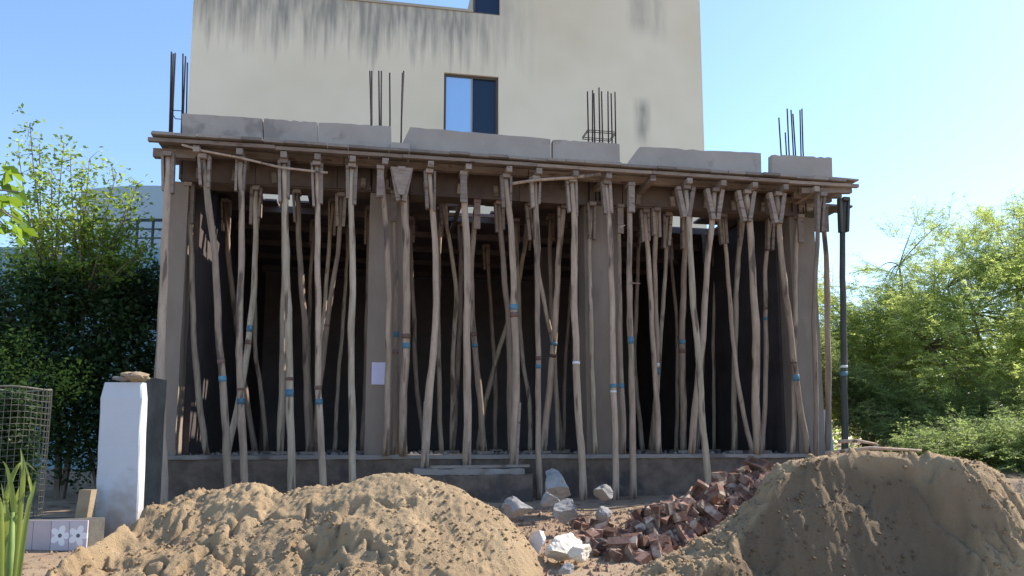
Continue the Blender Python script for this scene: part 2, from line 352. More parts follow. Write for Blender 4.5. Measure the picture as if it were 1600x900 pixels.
# ================================================================== THE SETTING
# ground: one sheet to the horizon
gx = np.unique(np.concatenate([np.linspace(-7,7,200), -np.geomspace(7,900,30), np.geomspace(7,900,30)]))
gy = np.unique(np.concatenate([np.linspace(0,12,190), -np.geomspace(0.3,400,20), np.geomspace(12,900,30)]))
def grid_faces(nx, ny):
    i = np.arange(nx-1)[:,None]*ny + np.arange(ny-1)[None,:]
    i = i.ravel(); return np.stack([i, i+ny, i+ny+1, i+1], 1)
X, Y = np.meshgrid(gx, gy, indexing='ij')
setp(mk('ground', np.stack([X.ravel(), Y.ravel(), ground(X, Y).ravel()], 1), grid_faces(len(gx), len(gy)), M['earth'], smooth=True), kind='structure')

# ------------------------------------------------------------------ the cream building behind
BN = 9.3                                             # its face, metres behind the formwork edge
BO = fw(0, BN, 0)
def bpx(px, py): return fpx(px, py, BN)
sL, _ = bpx(296, 120); sR, _ = bpx(1097, 120)
sT0, zPar = bpx(740, 20)                             # roof edge of the lower left part
sT, _ = bpx(781, 20)
zTop = zPar + 4.2
s1, zw1 = bpx(694, 113); s2, _ = bpx(779, 117); _, zw0 = bpx(779, 225)
def st_px(px): return bpx(px, 100)[0] - sL
STREAKS = [(st_px(1002), 0.27, (zPar - bpx(1002,150)[1]), (zPar - bpx(1002,232)[1]), 0.9),
           (st_px(1001), 0.42, -3.0, (zPar - bpx(1002,62)[1]), 0.55), (st_px(1030), 0.3, -3.0, (zPar - bpx(1030,72)[1]), 0.4)]
M['white'] = whitewall()
house = thing('apartment_building', fw((sL+sR)/2, BN, 0.9), 'tall cream plastered building with grey water stains behind the unfinished house', 'building')
def uvwall(o):
    me = o.data; uv = me.uv_layers.new(name='UVMap'); off = np.array(rootloc(o.parent))
    for l in me.loops:
        p = Vector(np.array(me.vertices[l.vertex_index].co) + off); d = p - BO
        uv.data[l.index].uv = (d.xy.dot(EX.xy) - sL, zPar - p.z)
V, Fc = wall_grid(BO, EX, EN, sL, sT, 0.6, zPar, 0.23, [(s1, s2, zw0, zw1)])
uvwall(mk('wall', V, Fc, M['white'], house))
V, Fc = wall_grid(BO, EX, EN, sT, sR, 0.6, zTop, 0.23, [])
uvwall(mk('wall', V, Fc, M['white'], house))
for sx in (sL, sR-0.23):                             # side walls, back wall and roof
    zt = zPar if sx == sL else zTop
    V, Fc = [], []
    add_box(V, Fc, BO + EX*(sx+0.115) + EN*(0.23+4.0) + Vector((0,0,(0.6+zt)/2)), EX*0.115, EN*4.0, Vector((0,0,(zt-0.6)/2)))
    mk('wall', V, Fc, M['white'], house)
for (a, b, zt, nm) in ((sL+.23, sT, zPar-0.9, 'roof'), (sT, sR-.23, zTop-0.9, 'roof')):
    V, Fc = [], []
    add_box(V, Fc, BO + EX*((a+b)/2) + EN*(0.23+4.0) + Vector((0,0,zt)), EX*((b-a)/2), EN*3.9, Vector((0,0,0.08)))
    mk(nm, V, Fc, M['concrete'], house)
V, Fc = [], []
add_box(V, Fc, BO + EX*((sL+sR)/2) + EN*(8.35) + Vector((0,0,(0.6+zPar)/2)), EX*((sR-sL)/2), EN*0.115, Vector((0,0,(zPar-0.6)/2)))
mk('wall', V, Fc, M['white'], house)
V, Fc = [], []                                       # left return of the taller part
add_box(V, Fc, BO + EX*(sT+0.115) + EN*4.6 + Vector((0,0,(zPar+zTop)/2-.45)), EX*0.115, EN*3.7, Vector((0,0,(zTop-zPar)/2+0.45)))
mk('wall', V, Fc, M['white'], house)
# sliding window
def bbox(s0, s1_, n0, n1, z0, z1):
    V, Fc = [], []
    add_box(V, Fc, BO + EX*((s0+s1_)/2) + EN*((n0+n1)/2) + Vector((0,0,(z0+z1)/2)), EX*((s1_-s0)/2), EN*((n1-n0)/2), Vector((0,0,(z1-z0)/2)))
    return V, Fc
fwid = 0.06
fr = merge([bbox(s1+.002, s2-.002, 0.07, 0.15, zw1-fwid, zw1-.002), bbox(s1+.002, s2-.002, 0.07, 0.15, zw0+.002, zw0+fwid),
            bbox(s1+.002, s1+fwid, 0.072, 0.15, zw0+fwid, zw1-fwid), bbox(s2-fwid, s2-.002, 0.072, 0.15, zw0+fwid, zw1-fwid)])
win = mk('window', *fr, M['frame'], house)
smid = (s1+s2)/2
mk('pane', *bbox(s1+fwid, smid, 0.095, 0.105, zw0+fwid, zw1-fwid), M['blueglass'], win)
mk('pane', *bbox(smid+0.04, s2-fwid, 0.12, 0.13, zw0+fwid, zw1-fwid), M['navyglass'], win)
mk('sill', *bbox(s1-0.06, s2+0.06, -0.07, 0.0-.021, zw0-0.05, zw0-.002), M['concrete'], win)
mk('sash', *bbox(smid, smid+0.04, 0.085, 0.125, zw0+fwid, zw1-fwid), M['panel'], win)
# upper glazing that stands between the roof edge and the taller part
win2 = mk('window', *merge([bbox(sT0, sT-.001, 0.05, 0.15, zPar+0.003, zPar+0.06), bbox(sT0, sT0+0.05, 0.05, 0.15, zPar+0.06, zPar+1.9), bbox(sT0, sT-.001, 0.05, 0.15, zPar+1.9, zPar+1.96)]), M['frame'], house)
mk('pane', *bbox(sT0+0.05, sT-.001, 0.09, 0.10, zPar+0.06, zPar+1.9), M['navyglass'], win2)
# kerb of the lower roof edge, proud of the wall
mk('coping', *bbox(sL-0.03, sT0-0.01, -0.03, 0.24, zPar+0.002, zPar+0.07), M['white'], house)

# ------------------------------------------------------------------ the unfinished building
DEP = 7.2
c_px = [(250, 286), (574, 640), (915, 976), (1240, 1280)]
site = thing('unfinished_building', fw(LEN/2, 1, 0.8), 'grey concrete building shell with four front columns, open to the street', 'building')
sPL = fpx(262, 712, 0.5)[0] - 0.15; sPR = fpx(1284, 712, 0.5)[0]
CN0, CN1 = 0.62, 0.95
def rough_block(s0, s1_, n0, n1, z0, z1, amp=0.012, k=16):
    V, Fc = [], []
    for i in range(k+1):
        s = s0 + (s1_-s0)*i/k; j = lambda: amp*random.uniform(-1, 1)
        V += [fw(s, n0+j(), z0), fw(s, n0+j(), z1+j()), fw(s, n1, z1+j()), fw(s, n1, z0)]
    for i in range(k):
        for q in range(4): a = i*4+q; c = i*4+(q+1) % 4; Fc.append((a, a+4, c+4, c))
    Fc.append((0,1,2,3)); Fc.append((k*4+3, k*4+2, k*4+1, k*4))
    return V, Fc
# plinth: rough plastered base, top sheet is the floor
mk('plinth', *rough_block(sPL, sPR, 0.5, 0.75, 0.3, ZP-0.035, .014, 90), M['plinth'], site)
V, Fc = [], []
nS = 60
for i in range(nS+1):                                # uneven screed edge
    s = sPL - 0.02 + (sPR - sPL + 0.04)*i/nS; d = 0.02*random.random()
    V += [fw(s, 0.47+d, ZP-0.045-0.01*random.random()), fw(s, 0.475+d, ZP-0.004*random.random()), fw(s, 0.8, ZP), fw(s, 0.8, ZP-0.03)]
for i in range(nS):
    for k in range(3): a = i*4+k; Fc.append((a, a+4, a+5, a+1))
mk('plinth_edge', V, Fc, M['concrete'], site)
mk('floor', *fbox(sPL, sPR, 0.8, DEP, 0.4, ZP-0.002), M['plinth'], site)
ZB = ZD - 0.36                                       # underside of the perimeter beam
for i, (a, b) in enumerate(c_px):
    n0 = CN0; sa = fpx(a, 500, n0)[0]; sb = fpx(b, 500, n0)[0]
    if i == 0: sa = fpx(246, 500, n0)[0]; sb = fpx(284, 500, n0)[0]
    if i in (1, 2): sb = fpx(b-4, 500, CN0)[0]
    V, Fc = [], []
    nz = 10
    for j in range(nz+1):                            # cast in lifts: slight steps
        z = ZP - 0.02 + (ZB - 0.005 - ZP + 0.02)*j/nz
        e = 0.004*random.uniform(-1, 1)
        for (s, n) in ((sa-e, CN0-e), (sb+e, CN0-e), (sb+e, CN1), (sa-e, CN1)): V.append(fw(s, n, z))
    for j in range(nz):
        for k in range(4):
            k2 = (k+1) % 4; Fc.append((j*4+k, j*4+k2, (j+1)*4+k2, (j+1)*4+k))
    Fc.append((nz*4, nz*4+1, nz*4+2, nz*4+3))
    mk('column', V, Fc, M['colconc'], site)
# interior: side walls, back wall, rear columns
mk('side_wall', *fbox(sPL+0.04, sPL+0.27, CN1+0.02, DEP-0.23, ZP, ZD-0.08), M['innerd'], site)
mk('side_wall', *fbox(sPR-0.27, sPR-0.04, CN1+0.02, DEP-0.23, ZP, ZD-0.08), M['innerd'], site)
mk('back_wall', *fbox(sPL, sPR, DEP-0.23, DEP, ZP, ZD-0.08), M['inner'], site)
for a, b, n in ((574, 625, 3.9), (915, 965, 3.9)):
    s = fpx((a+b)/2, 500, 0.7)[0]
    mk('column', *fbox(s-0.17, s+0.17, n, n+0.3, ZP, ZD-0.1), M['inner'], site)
# grey edge panels standing on the deck edge
def panel(pts, n=0.28, t=0.10):
    if t > .05:
        a_, b_, rest = pts[0], pts[1], pts[2:]; m_ = 16
        pts = [(a_[0]+(b_[0]-a_[0])*i/m_, a_[1]+(b_[1]-a_[1])*i/m_ + (random.uniform(-.45,.45) + (1.3 if random.random() < .08 else 0) if 0 < i < m_ else random.uniform(.3,1.2))) for i in range(m_+1)] + list(rest)
    f = [fpx(px, py, n) for px, py in pts]
    V = [fw(s, n, z) for s, z in f] + [fw(s, n+t, z) for s, z in f]; k = len(pts)
    Fc = [tuple(range(k))[::-1], tuple(range(k, 2*k))] + [(i, (i+1) % k, k+(i+1) % k, k+i) for i in range(k)]
    return V, Fc
def zb_at(px, n=0.28):                               # bottom of a panel: the deck
    s = fpx(px, 220, n)[0]
    lo, hi = 100, 400
    for _ in range(30):
        m_ = (lo+hi)/2
        if fpx(px, m_, n)[1] > ZD+0.004: lo = m_
        else: hi = m_
    return (lo+hi)/2
segs = [(284,177,284,410,185),(412,185,412,496,191),(497.5,191,497.5,611,197),(641,198,619,860,217),(864,218,864,968,224),
        (1000,229,972,1189,239),(1206,241,1206,1300,246)]
for (xa, ya, xab, xb, yb) in segs:
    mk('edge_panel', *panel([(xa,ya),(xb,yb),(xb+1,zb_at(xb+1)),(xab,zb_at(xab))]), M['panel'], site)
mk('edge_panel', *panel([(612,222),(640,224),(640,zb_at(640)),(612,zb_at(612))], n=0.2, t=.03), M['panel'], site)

# brick step in front of the plinth
sa, sb = fpx(640, 745, 0.1)[0], fpx(824, 745, 0.1)[0]
step = thing('masonry_step', fw((sa+sb)/2, 0.2, 0.75), 'low rough masonry step against the plinth behind the left sand pile', 'step')
zs = 1.19
mk('top_slab', *rough_block(sa+0.05, sb-0.05, 0.02, 0.48, zs-0.07, zs), M['concrete'], step)
mk('base', *rough_block(sa, sb+0.03, -0.06, 0.48, 0.72, zs-0.07), M['plinth'], step)
# loose planks lying on the step
for i, (x0, x1, y) in enumerate(((672,790,742),(760,830,735))):
    a = fpx(x0, y, 0.1)[0]; b = fpx(x1, y, 0.1)[0]
    o = mk('loose_plank', *bar(fw(a, 0.1+0.12*i, zs+0.022), fw(b, 0.14+0.12*i, zs+0.025), 0.11, 0.03), M['board'], origin=fw((a+b)/2, .12+.12*i, zs+.006))
    setp(o, ['longer plank lying flat on the masonry step', 'shorter plank lying on the right end of the masonry step'][i], 'plank')

# ------------------------------------------------------------------ slab formwork
form = thing('slab_formwork', fw(LEN/2, 0.5, ZD-0.1), 'timber slab formwork of planks and bearers resting on the props', 'formwork')
def unit_plank(L, W, T, nm):
    m = bpy.data.meshes.new(nm); V, Fc = [], []
    add_box(V, Fc, Vector((0,0,0)), Vector((L/2,0,0)), Vector((0,W/2,0)), Vector((0,0,T/2)))
    m.from_pydata([tuple(v) for v in V], [], Fc); return m
def place(mesh, name, parent, loc, rz=0.0, rx=0.0, ry=0.0, material=None):
    o = bpy.data.objects.new(name, mesh); COL.objects.link(o); o.parent = parent
    o.location = Vector(loc) - rootloc(parent) if parent else loc
    o.rotation_euler = (rx, ry, rz); return o
pmesh = [unit_plank(1.0, 0.235, 0.034, 'plank') for _ in range(1)]
for m in pmesh: m.materials.append(M['deck'])
W_ = 0.24; k = int(LEN / W_)
for i in range(k):                                   # planks across the overhang
    s = W_*(i+0.5)
    place(pmesh[0], 'plank', form, fw(s, 0.5 - 0.012 + random.uniform(-0.022, 0.014), ZD - 0.02 + random.uniform(-.003,.003)), ANG + R(90) + random.uniform(-.01,.01))
# interior soffit boards, with the places left open where daylight shows
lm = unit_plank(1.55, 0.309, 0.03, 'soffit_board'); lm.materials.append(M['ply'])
def inhole(s, n):
    for (x0, x1, y0, y1) in ((428,470,272,318),(688,768,284,346),(1045,1118,334,352)):
        # deck point in pixels
        p = fw(s, n, ZD-0.05) - Vector((0,0,CAMZ))
        yc = p.y*cp + p.z*sp; zc = -p.y*sp + p.z*cp
        px = PX + F*p.x/yc; py = PY - F*zc/yc
        if x0-2 < px < x1+2 and y0-6 < py < y1+6: return True
    return False
nrow = int((DEP-1.0)/0.31)
for r in range(nrow):
    n = 1.0 + 0.31*(r+0.5)
    s = 0.25 - random.random()*0.6
    while s < LEN - 0.3:
        L_ = 1.55
        if not any(inhole(s+q*L_, n) for q in (0.1,0.3,0.5,0.7,0.9)):
            place(lm, 'soffit_board', form, fw(s+L_/2, n, ZD-0.03+random.uniform(-.004,.004)), ANG)
        else:                                        # short boards round the opening
            for q in range(5):
                sc_ = s + L_*(q+0.5)/5
                if not inhole(sc_, n) or random.random() < 0.12:
                    sm = bpy.data.meshes.get('short_board')
                    if sm is None: sm = unit_plank(1.55/5-0.004, 0.309, 0.03, 'short_board'); sm.materials.append(M['ply'])
                    place(sm, 'soffit_board', form, fw(sc_, n, ZD-0.03), ANG)
        s += L_+0.004
def timber(name, s0, n0, z0, s1_, n1, z1, w_, t_, m='board'):
    return mk(name, *bar(fw(s0,n0,z0), fw(s1_,n1,z1), w_, t_), M[m], form)
# runners under the front edge, in lengths that overlap a little
s = -0.05; i = 0
while s < LEN - 0.1:
    L_ = random.uniform(1.3, 2.1); e = min(s+L_, LEN+0.04)
    timber('runner', s, 0.05+0.012*(i % 2), ZD-0.038-0.045, e, 0.05+0.012*(i % 2), ZD-0.038-0.04+random.uniform(-.006,.004), 0.055, 0.042); s = e-0.0+0.004; i += 1
s = 0.1
while s < LEN - 0.3:
    L_ = random.uniform(1.6, 2.4); e = min(s+L_, LEN-0.05)
    timber('runner', s, 0.36, ZD-0.085, e, 0.36, ZD-0.083, 0.08, 0.085); s = e+0.01
# joists across the overhang
for px in (312,378,446,498,552,602,672,730,792,838,894,945,1012,1068,1120,1168,1215,1262):
    s = fpx(px, 240, 0.2)[0]
    timber('joist', s, 0.02, ZD-0.16, s+random.uniform(-.02,.02), 0.58, ZD-0.165, 0.07, 0.07)
# perimeter beam box: side boards with battens, bottom boards
def s_of(px, n): return fpx(px, 300, n)[0]
cols_s = [s_of(250,.6), s_of(606,.6), s_of(944,.6), s_of(1262,.6)]
s = 0.16
ends = [0.2, cols_s[1]-0.2, cols_s[1]+0.28, cols_s[2]-0.22, cols_s[2]+0.25, LEN-0.55]
for a, b in ((ends[0], ends[1]), (ends[1]+.005, ends[2]-.005), (ends[2], ends[3]), (ends[3]+.005, ends[4]-.005), (ends[4], ends[5])):
    q = a
    while q < b - 0.05:
        e = min(q + random.uniform(0.7, 1.5), b)
        if b - e < 0.25: e = b
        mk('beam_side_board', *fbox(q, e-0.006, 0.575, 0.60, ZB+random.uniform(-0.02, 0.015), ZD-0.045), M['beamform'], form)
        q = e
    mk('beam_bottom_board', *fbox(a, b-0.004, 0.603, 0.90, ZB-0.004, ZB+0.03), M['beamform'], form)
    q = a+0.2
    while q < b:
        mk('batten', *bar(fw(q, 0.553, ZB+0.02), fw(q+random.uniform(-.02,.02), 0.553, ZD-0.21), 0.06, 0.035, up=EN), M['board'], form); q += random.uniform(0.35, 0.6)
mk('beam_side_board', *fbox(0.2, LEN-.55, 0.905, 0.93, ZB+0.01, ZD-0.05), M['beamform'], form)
# right end: boards of the side overhang
for i in range(5):
    n = 0.12+0.2*i
    timber('joist', LEN-0.75, n+0.03, ZD-0.16, LEN-0.03-0.02*i, n, ZD-0.125, 0.075, 0.07)
mk('side_beam_board', *fbox(LEN-0.56, LEN-0.53, 0.6, DEP-.3, ZB+0.03, ZD-0.05), M['beamform'], form)
mk('side_beam_board', *fbox(0.16, 0.19, 0.6, DEP-.3, ZB+0.03, ZD-0.05), M['beamform'], form)
for i in range(3):
    timber('edge_board', LEN-0.62+0.06*i, 0.1+.25*i, ZD+0.012+0.001*i, LEN+0.05-0.04*i, 0.13+.25*i, ZD+0.012+0.001*i, 0.16, 0.022)
timber('edge_board', -0.04, 0.14, ZD+0.012, 0.5, 0.17, ZD+0.012, 0.12, 0.022)
timber('edge_board', -0.05, 0.3, ZD-0.15, 0.42, 0.28, ZD-0.15, 0.09, 0.10)
# cross joists deeper in, under the soffit
for n in (1.5, 2.5, 3.5, 4.5, 5.5, 6.5):
    q = 0.3
    while q < LEN-0.6:
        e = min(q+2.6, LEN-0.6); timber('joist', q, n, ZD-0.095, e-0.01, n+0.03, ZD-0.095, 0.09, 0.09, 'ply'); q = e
# slats and braces crossing the stair opening
for i, (xa, ya, xb, yb) in enumerate(((690,318,778,305),(700,334,742,331),(690,300,770,292))):
    na = 2.2-0.5*i
    a_, b_ = s_of(xa, na), s_of(xb, na)
    timber('opening_slat', a_, na, ZD-0.12, b_, na+0.02, ZD-0.1, 0.05, 0.05)
timber('opening_slat', s_of(724,1.2), 1.3, ZD-0.14, s_of(712,2.4), 3.0, ZD-0.14, 0.05, 0.05)

# ------------------------------------------------------------------ timber props
i_gus = [False]
ORD = ['first','second','third','fourth','fifth','sixth','seventh','eighth','ninth','tenth','eleventh','twelfth','thirteenth','fourteenth',
       'fifteenth','sixteenth','seventeenth','eighteenth','nineteenth','twentieth','twenty-first','twenty-second','twenty-third','twenty-fourth']
ZR = ZD - 0.20                                       # underside of joists in the overhang
ZS = ZD - 0.14                                       # underside of inner joists
def headtop(kind): return {'F': ZR, 'B': ZB-0.006, 'I': ZS}[kind]
def prop(kind, pts, nt, nb, base, r=0.045, tapes=(), head='v', mt='pole', label='', splint=False):
    zt = headtop(kind) - 0.05
    P = []
    y0, y1 = pts[0][1], pts[-1][1]
    for i, (px, py) in enumerate(pts):
        u = (py-y0)/(y1-y0); n = nt + (nb-nt)*u
        s, z = fpx(px, py, n)
        if i == 0: z = zt
        if i == len(pts)-1:
            # horizontal place stays on the sight line's column; foot goes to what it stands on
            if base == 'p': z = ZP
            elif base == 's': z = zs+0.0
            else:
                q = fw(s, n, 0); z = float(ground(q.x, q.y)) - 0.02
            # correct s for the changed height (verticals converge)
            for _ in range(3):
                lo = fw(s, n, z) - Vector((0,0,CAMZ)); yc = lo.y*cp + lo.z*sp; cur = PX + F*lo.x/yc
                s += (px - cur)/F*yc/EX.x
        P.append(fw(s, n, z))
    # resample with a natural wobble
    out = []; tot = [0]
    for a, b in zip(P, P[1:]): tot.append(tot[-1] + (b-a).length)
    ph1, ph2 = random.uniform(0, 6), random.uniform(0, 6); K = 18; r *= 0.87*random.uniform(.9,1.08)
    for k in range(K+1):
        d = tot[-1]*k/K; j = max(i for i in range(len(tot)) if tot[i] <= d+1e-9); j = min(j, len(P)-2)
        t = (d - tot[j])/(tot[j+1]-tot[j]); 
        # Catmull-Rom through the points
        a0 = P[max(j-1,0)]; a1 = P[j]; a2 = P[j+1]; a3 = P[min(j+2, len(P)-1)]
        q = 0.5*((2*a1) + (a2-a0)*t + (2*a0-5*a1+4*a2-a3)*t*t + (3*a1-a0-3*a2+a3)*t**3)
        wob = 0.005*math.sin(ph1+d*4.1) + 0.004*math.sin(ph2+d*9.0)
        if 0 < k < K: q = q + EX*wob + EN*(0.01*math.sin(ph2+d*3.3))
        out.append(q)
    knots = [random.random() for _ in range(K+1)]
    rad = [r*(0.86+0.26*k/K)*(1+(0.14 if knots[k] > 0.86 else 0.05*knots[k])) for k in range(K+1)]
    root = thing('timber_prop', out[-1], label, 'prop', 'timber props holding up the slab formwork')
    mk('shaft', *tube(out, rad, 9, rough=0.07), M['poletan' if mt == 'pole' and random.random() < .4 else mt], root, smooth=True)
    top = out[0]; d0 = (out[0]-out[2]).normalized()
    hm = 'board' if mt == 'pole' else mt
    hb = 0.13
    if kind != 'N':
        mk('head_block', *bar(top + Vector((0,0,0.027)) - EN*hb*0.6, top + Vector((0,0,0.027)) + EN*hb*0.6, 0.09, 0.046), M[hm], root)
    if head == 'v':
        L_ = random.uniform(0.32, 0.46)
        for sg in (-1, 1):
            if random.random() < 0.12: continue
            lo = top - Vector((0,0,1))*L_*random.uniform(.85,1.1) + (out[1]-out[0]).xy.to_3d()*1.4 + EX*sg*(r*0.95+0.006)
            hi = top + EX*sg*(r+random.uniform(0.008,0.03)) + Vector((0,0,0.045)) 
            mk('head_cleat', *bar(lo, hi, random.uniform(0.055, 0.085), random.uniform(.026,.042), up=EX), M[hm], root)
    elif head == 'w':                                # wide triangular gusset
        for sg in (-1, 1):
            lo = top - Vector((0,0,0.36)) + EX*sg*(r*0.7); hi = top + EX*sg*(r+0.065) + Vector((0,0,0.045))
            mk('head_cleat', *bar(lo, hi, 0.08, 0.055, up=EX), M[hm], root)
        if i_gus[0]:
         V = [top + EX*0.13 + Vector((0,0,.04)) - EN*.05, top - EX*0.13 + Vector((0,0,.04)) - EN*.05, top - Vector((0,0,.30)) - EN*(r+.008) - EX*.03, top - Vector((0,0,.30)) - EN*(r+.008) + EX*.03]
         V2 = [v - EN*0.02 for v in V]
         mk('gusset', V+V2, [(3,2,1,0),(4,5,6,7),(0,1,5,4),(1,2,6,5),(2,3,7,6),(3,0,4,7)], M[hm], root)
    elif head == 'n':                                # narrow, one cleat in front
        mk('head_cleat', *bar(top - Vector((0,0,0.34)) - EN*(r+.012) , top - EN*(r+.014) + Vector((0,0,0.04)), 0.08, 0.025, up=EN), M[hm], root)
    for (py, c, nm) in tapes:
        # find the two rings around that pixel row
        best = min(range(1, K), key=lambda k: abs(_py(out[k]) - py))
        k2 = best+1 if _py(out[best]) < py else best-1; k2 = max(0, min(K, k2))
        ya, yb = _py(out[best]), _py(out[k2]); t = 0 if abs(yb-ya) < 1e-6 else (py-ya)/(yb-ya)
        c0 = out[best].lerp(out[k2], t); dirv = (out[best-1]-out[best+1] if best < K else out[best-1]-out[best]).normalized()
        rr = rad[best]*1.12; hh = {'b': 0.032, 'r': 0.022, 'w': 0.02}[c]*random.uniform(.6,1.4)
        mk({'b': 'blue_band', 'r': 'dark_lashing', 'w': 'white_band'}[c], *tube([c0+dirv*hh, c0, c0-dirv*hh], rr, 9), M[{'b': 'tapeb', 'r': 'taper', 'w': 'tapew'}[c]], root, smooth=True)
    if splint:
        a = out[-1]; b = out[-5]
        mk('splint', *bar(a + EX*r*0.9*splint + Vector((0,0,.01)), b + EX*r*1.0*splint, 0.07, 0.03, up=EX), M['board'], root)
    if base == 'p' and nb > 0.85:
        mk('foot_block', *bar(out[-1] - EX*0.1 + Vector((0,0,0.018)), out[-1] + EX*0.1 + Vector((0,0,0.02)), 0.12, 0.035), M['board'], root)
    return root
def _py(p):
    p = p - Vector((0,0,CAMZ)); yc = p.y*cp + p.z*sp; zc = -p.y*sp + p.z*cp
    return PY - F*zc/yc

b_ = lambda y: (y, 'b', ''); r_t = lambda y: (y, 'r', ''); w_t = lambda y: (y, 'w', '')
FRONT = [  # points top to foot in photo pixels, n top, n foot, base, radius, bands, head, extras
 ([(264,232),(258,400),(252,560),(256,785)], .14, .0, 'g', .052, [b_(612), r_t(600)], 'v', {}, 'leaning against the left corner column'),
 ([(319,232),(335,400),(347,590),(360,755)], .14, .15, 'g', .047, [b_(592), r_t(565)], 'v', {}, ''),
 ([(378,232),(377,400),(374,560),(376,610),(384,752)], .14, .18, 'g', .046, [b_(627), r_t(608)], 'v', {}, ''),
 ([(445,232),(446,350),(452,560),(456,755)], .14, .18, 'g', .047, [b_(614), r_t(592)], 'v', {}, ''),
 ([(496,236),(497,420),(497,560),(500,650),(506,750)], .14, .2, 'g', .045, [b_(628), r_t(606)], 'v', {}, ''),
 ([(551,240),(549,300),(551,420),(549,560),(552,750)], .14, .2, 'g', .042, [], 'v', {}, ''),
 ([(595,240),(602,330),(606,420),(607,560),(604,650),(603,728)], .14, .45, 'p', .041, [], 'n', {}, ''),
 ([(628,240),(632,330),(636,440),(634,540),(630,640),(630,728)], .14, .47, 'p', .05, [b_(540), r_t(525)], 'w', {}, ''),
 ([(671,243),(676,330),(681,420),(681,500),(672,600),(664,730)], .16, .3, 's', .047, [], 'v', {'splint': -1}, ''),
 ([(724,247),(728,340),(730,450),(730,600),(730,732)], .16, .3, 's', .055, [], 'n', {}, ''),
 ([(790,254),(797,340),(802,440),(806,540),(805,640),(802,735)], .16, .3, 's', .047, [r_t(492), b_(480)], 'v', {'splint': 1}, ''),
 ([(836,258),(839,360),(840,480),(841,600),(842,785)], .16, .2, 'g', .039, [b_(573), r_t(560)], 'v', {}, ''),
 ([(893,265),(897,360),(898,480),(901,600),(908,700),(912,772)], .16, .2, 'g', .045, [w_t(567)], 'v', {}, ''),
 ([(946,268),(954,380),(957,520),(960,640),(962,775)], .16, .2, 'g', .041, [b_(603), w_t(612)], 'v', {}, ''),
 ([(984,270),(983,400),(985,520),(988,640),(989,778)], .18, .2, 'g', .042, [b_(532)], 'n', {}, ''),
 ([(1070,272),(1077,370),(1086,500),(1097,640),(1109,742)], .16, .2, 'g', .046, [], 'w', {}, ''),
 ([(1115,276),(1107,400),(1098,520),(1086,640),(1080,705)], .18, .52, 'p', .045, [], 'w', {}, ''),
 ([(1164,280),(1174,380),(1180,500),(1181,600),(1184,712)], .18, .5, 'p', .058, [], 'w', {}, ''),
 ([(1212,284),(1222,400),(1237,540),(1262,715)], .18, .5, 'p', .045, [r_t(566), b_(590)], 'w', {}, ''),
 ([(1282,290),(1276,380),(1273,520),(1277,720)], .10, .1, 'g', .036, [], 'v', {}, ''),
 ([(1284,290),(1290,400),(1294,540),(1293,700)], .55, .7, 'g', .042, [], 'n', {}, ''),
 ([(1317,292),(1316,400),(1319,560),(1320,702)], .22, .4, 'g', .046, [w_t(573), b_(584)], 'v', {'mt': 'poledark'}, ''),
]
BEAMROW = [
 ([(297,266),(300,440),(308,600),(323,712)], .68, .8, .036, [], 'v'),
 ([(402,266),(397,440),(390,520),(378,600),(360,690),(355,712)], .68, .55, .042, [b_(514), r_t(535)], 'v'),
 ([(466,268),(471,440),(478,540),(482,708)], .72, .9, .04, [], 'v'),
 ([(444,300),(444,440),(441,600),(438,706)], 1.0, 1.1, .043, [], 'n'),
 ([(534,272),(527,400),(512,500),(500,600),(490,706)], .74, 1.0, .038, [r_t(508)], 'v'),
 ([(616,262),(618,420),(619,560),(616,716)], .54, .56, .038, [b_(523), r_t(550)], 'n'),
 ([(745,300),(736,430),(742,540),(750,630),(757,700)], .7, 1.0, .04, [r_t(522), b_(540)], 'n'),
 ([(779,300),(787,420),(795,520),(798,708)], .7, .8, .042, [], 'v'),
 ([(828,320),(838,400),(852,480),(866,560),(873,700)], .7, 1.3, .034, [], 'v'),
 ([(880,298),(872,420),(865,540),(855,640),(848,702)], .72, 1.1, .045, [b_(537), r_t(556)], 'v'),
 ([(924,300),(922,420),(925,560),(930,712)], .54, .55, .034, [], 'v'),
 ([(967,300),(967,420),(970,560),(974,716)], .57, .52, .038, [b_(603)], 'n'),
 ([(1007,306),(1014,420),(1022,560),(1030,712)], .7, .7, .04, [], 'v'),
 ([(1024,300),(1024,400),(1026,560),(1027,600),(1020,708)], .62, .9, .038, [w_t(570), b_(580)], 'v'),
 ([(1041,308),(1039,420),(1032,540),(1022,640),(1017,704)], .8, 1.2, .036, [], 'v'),
 ([(1072,330),(1068,440),(1066,560),(1068,704)], .85, 1.3, .052, [b_(534), r_t(548)], 'v'),
 ([(1127,318),(1137,420),(1146,540),(1160,640),(1177,704)], .72, .9, .036, [], 'v'),
 ([(1160,318),(1152,420),(1148,560),(1147,706)], .8, 1.0, .042, [], 'v'),
 ([(1203,318),(1196,420),(1197,540),(1192,706)], .75, .95, .038, [r_t(482), b_(498)], 'v'),
 ([(1246,305),(1243,420),(1242,560),(1238,712)], .56, .56, .036, [], 'n'),
]
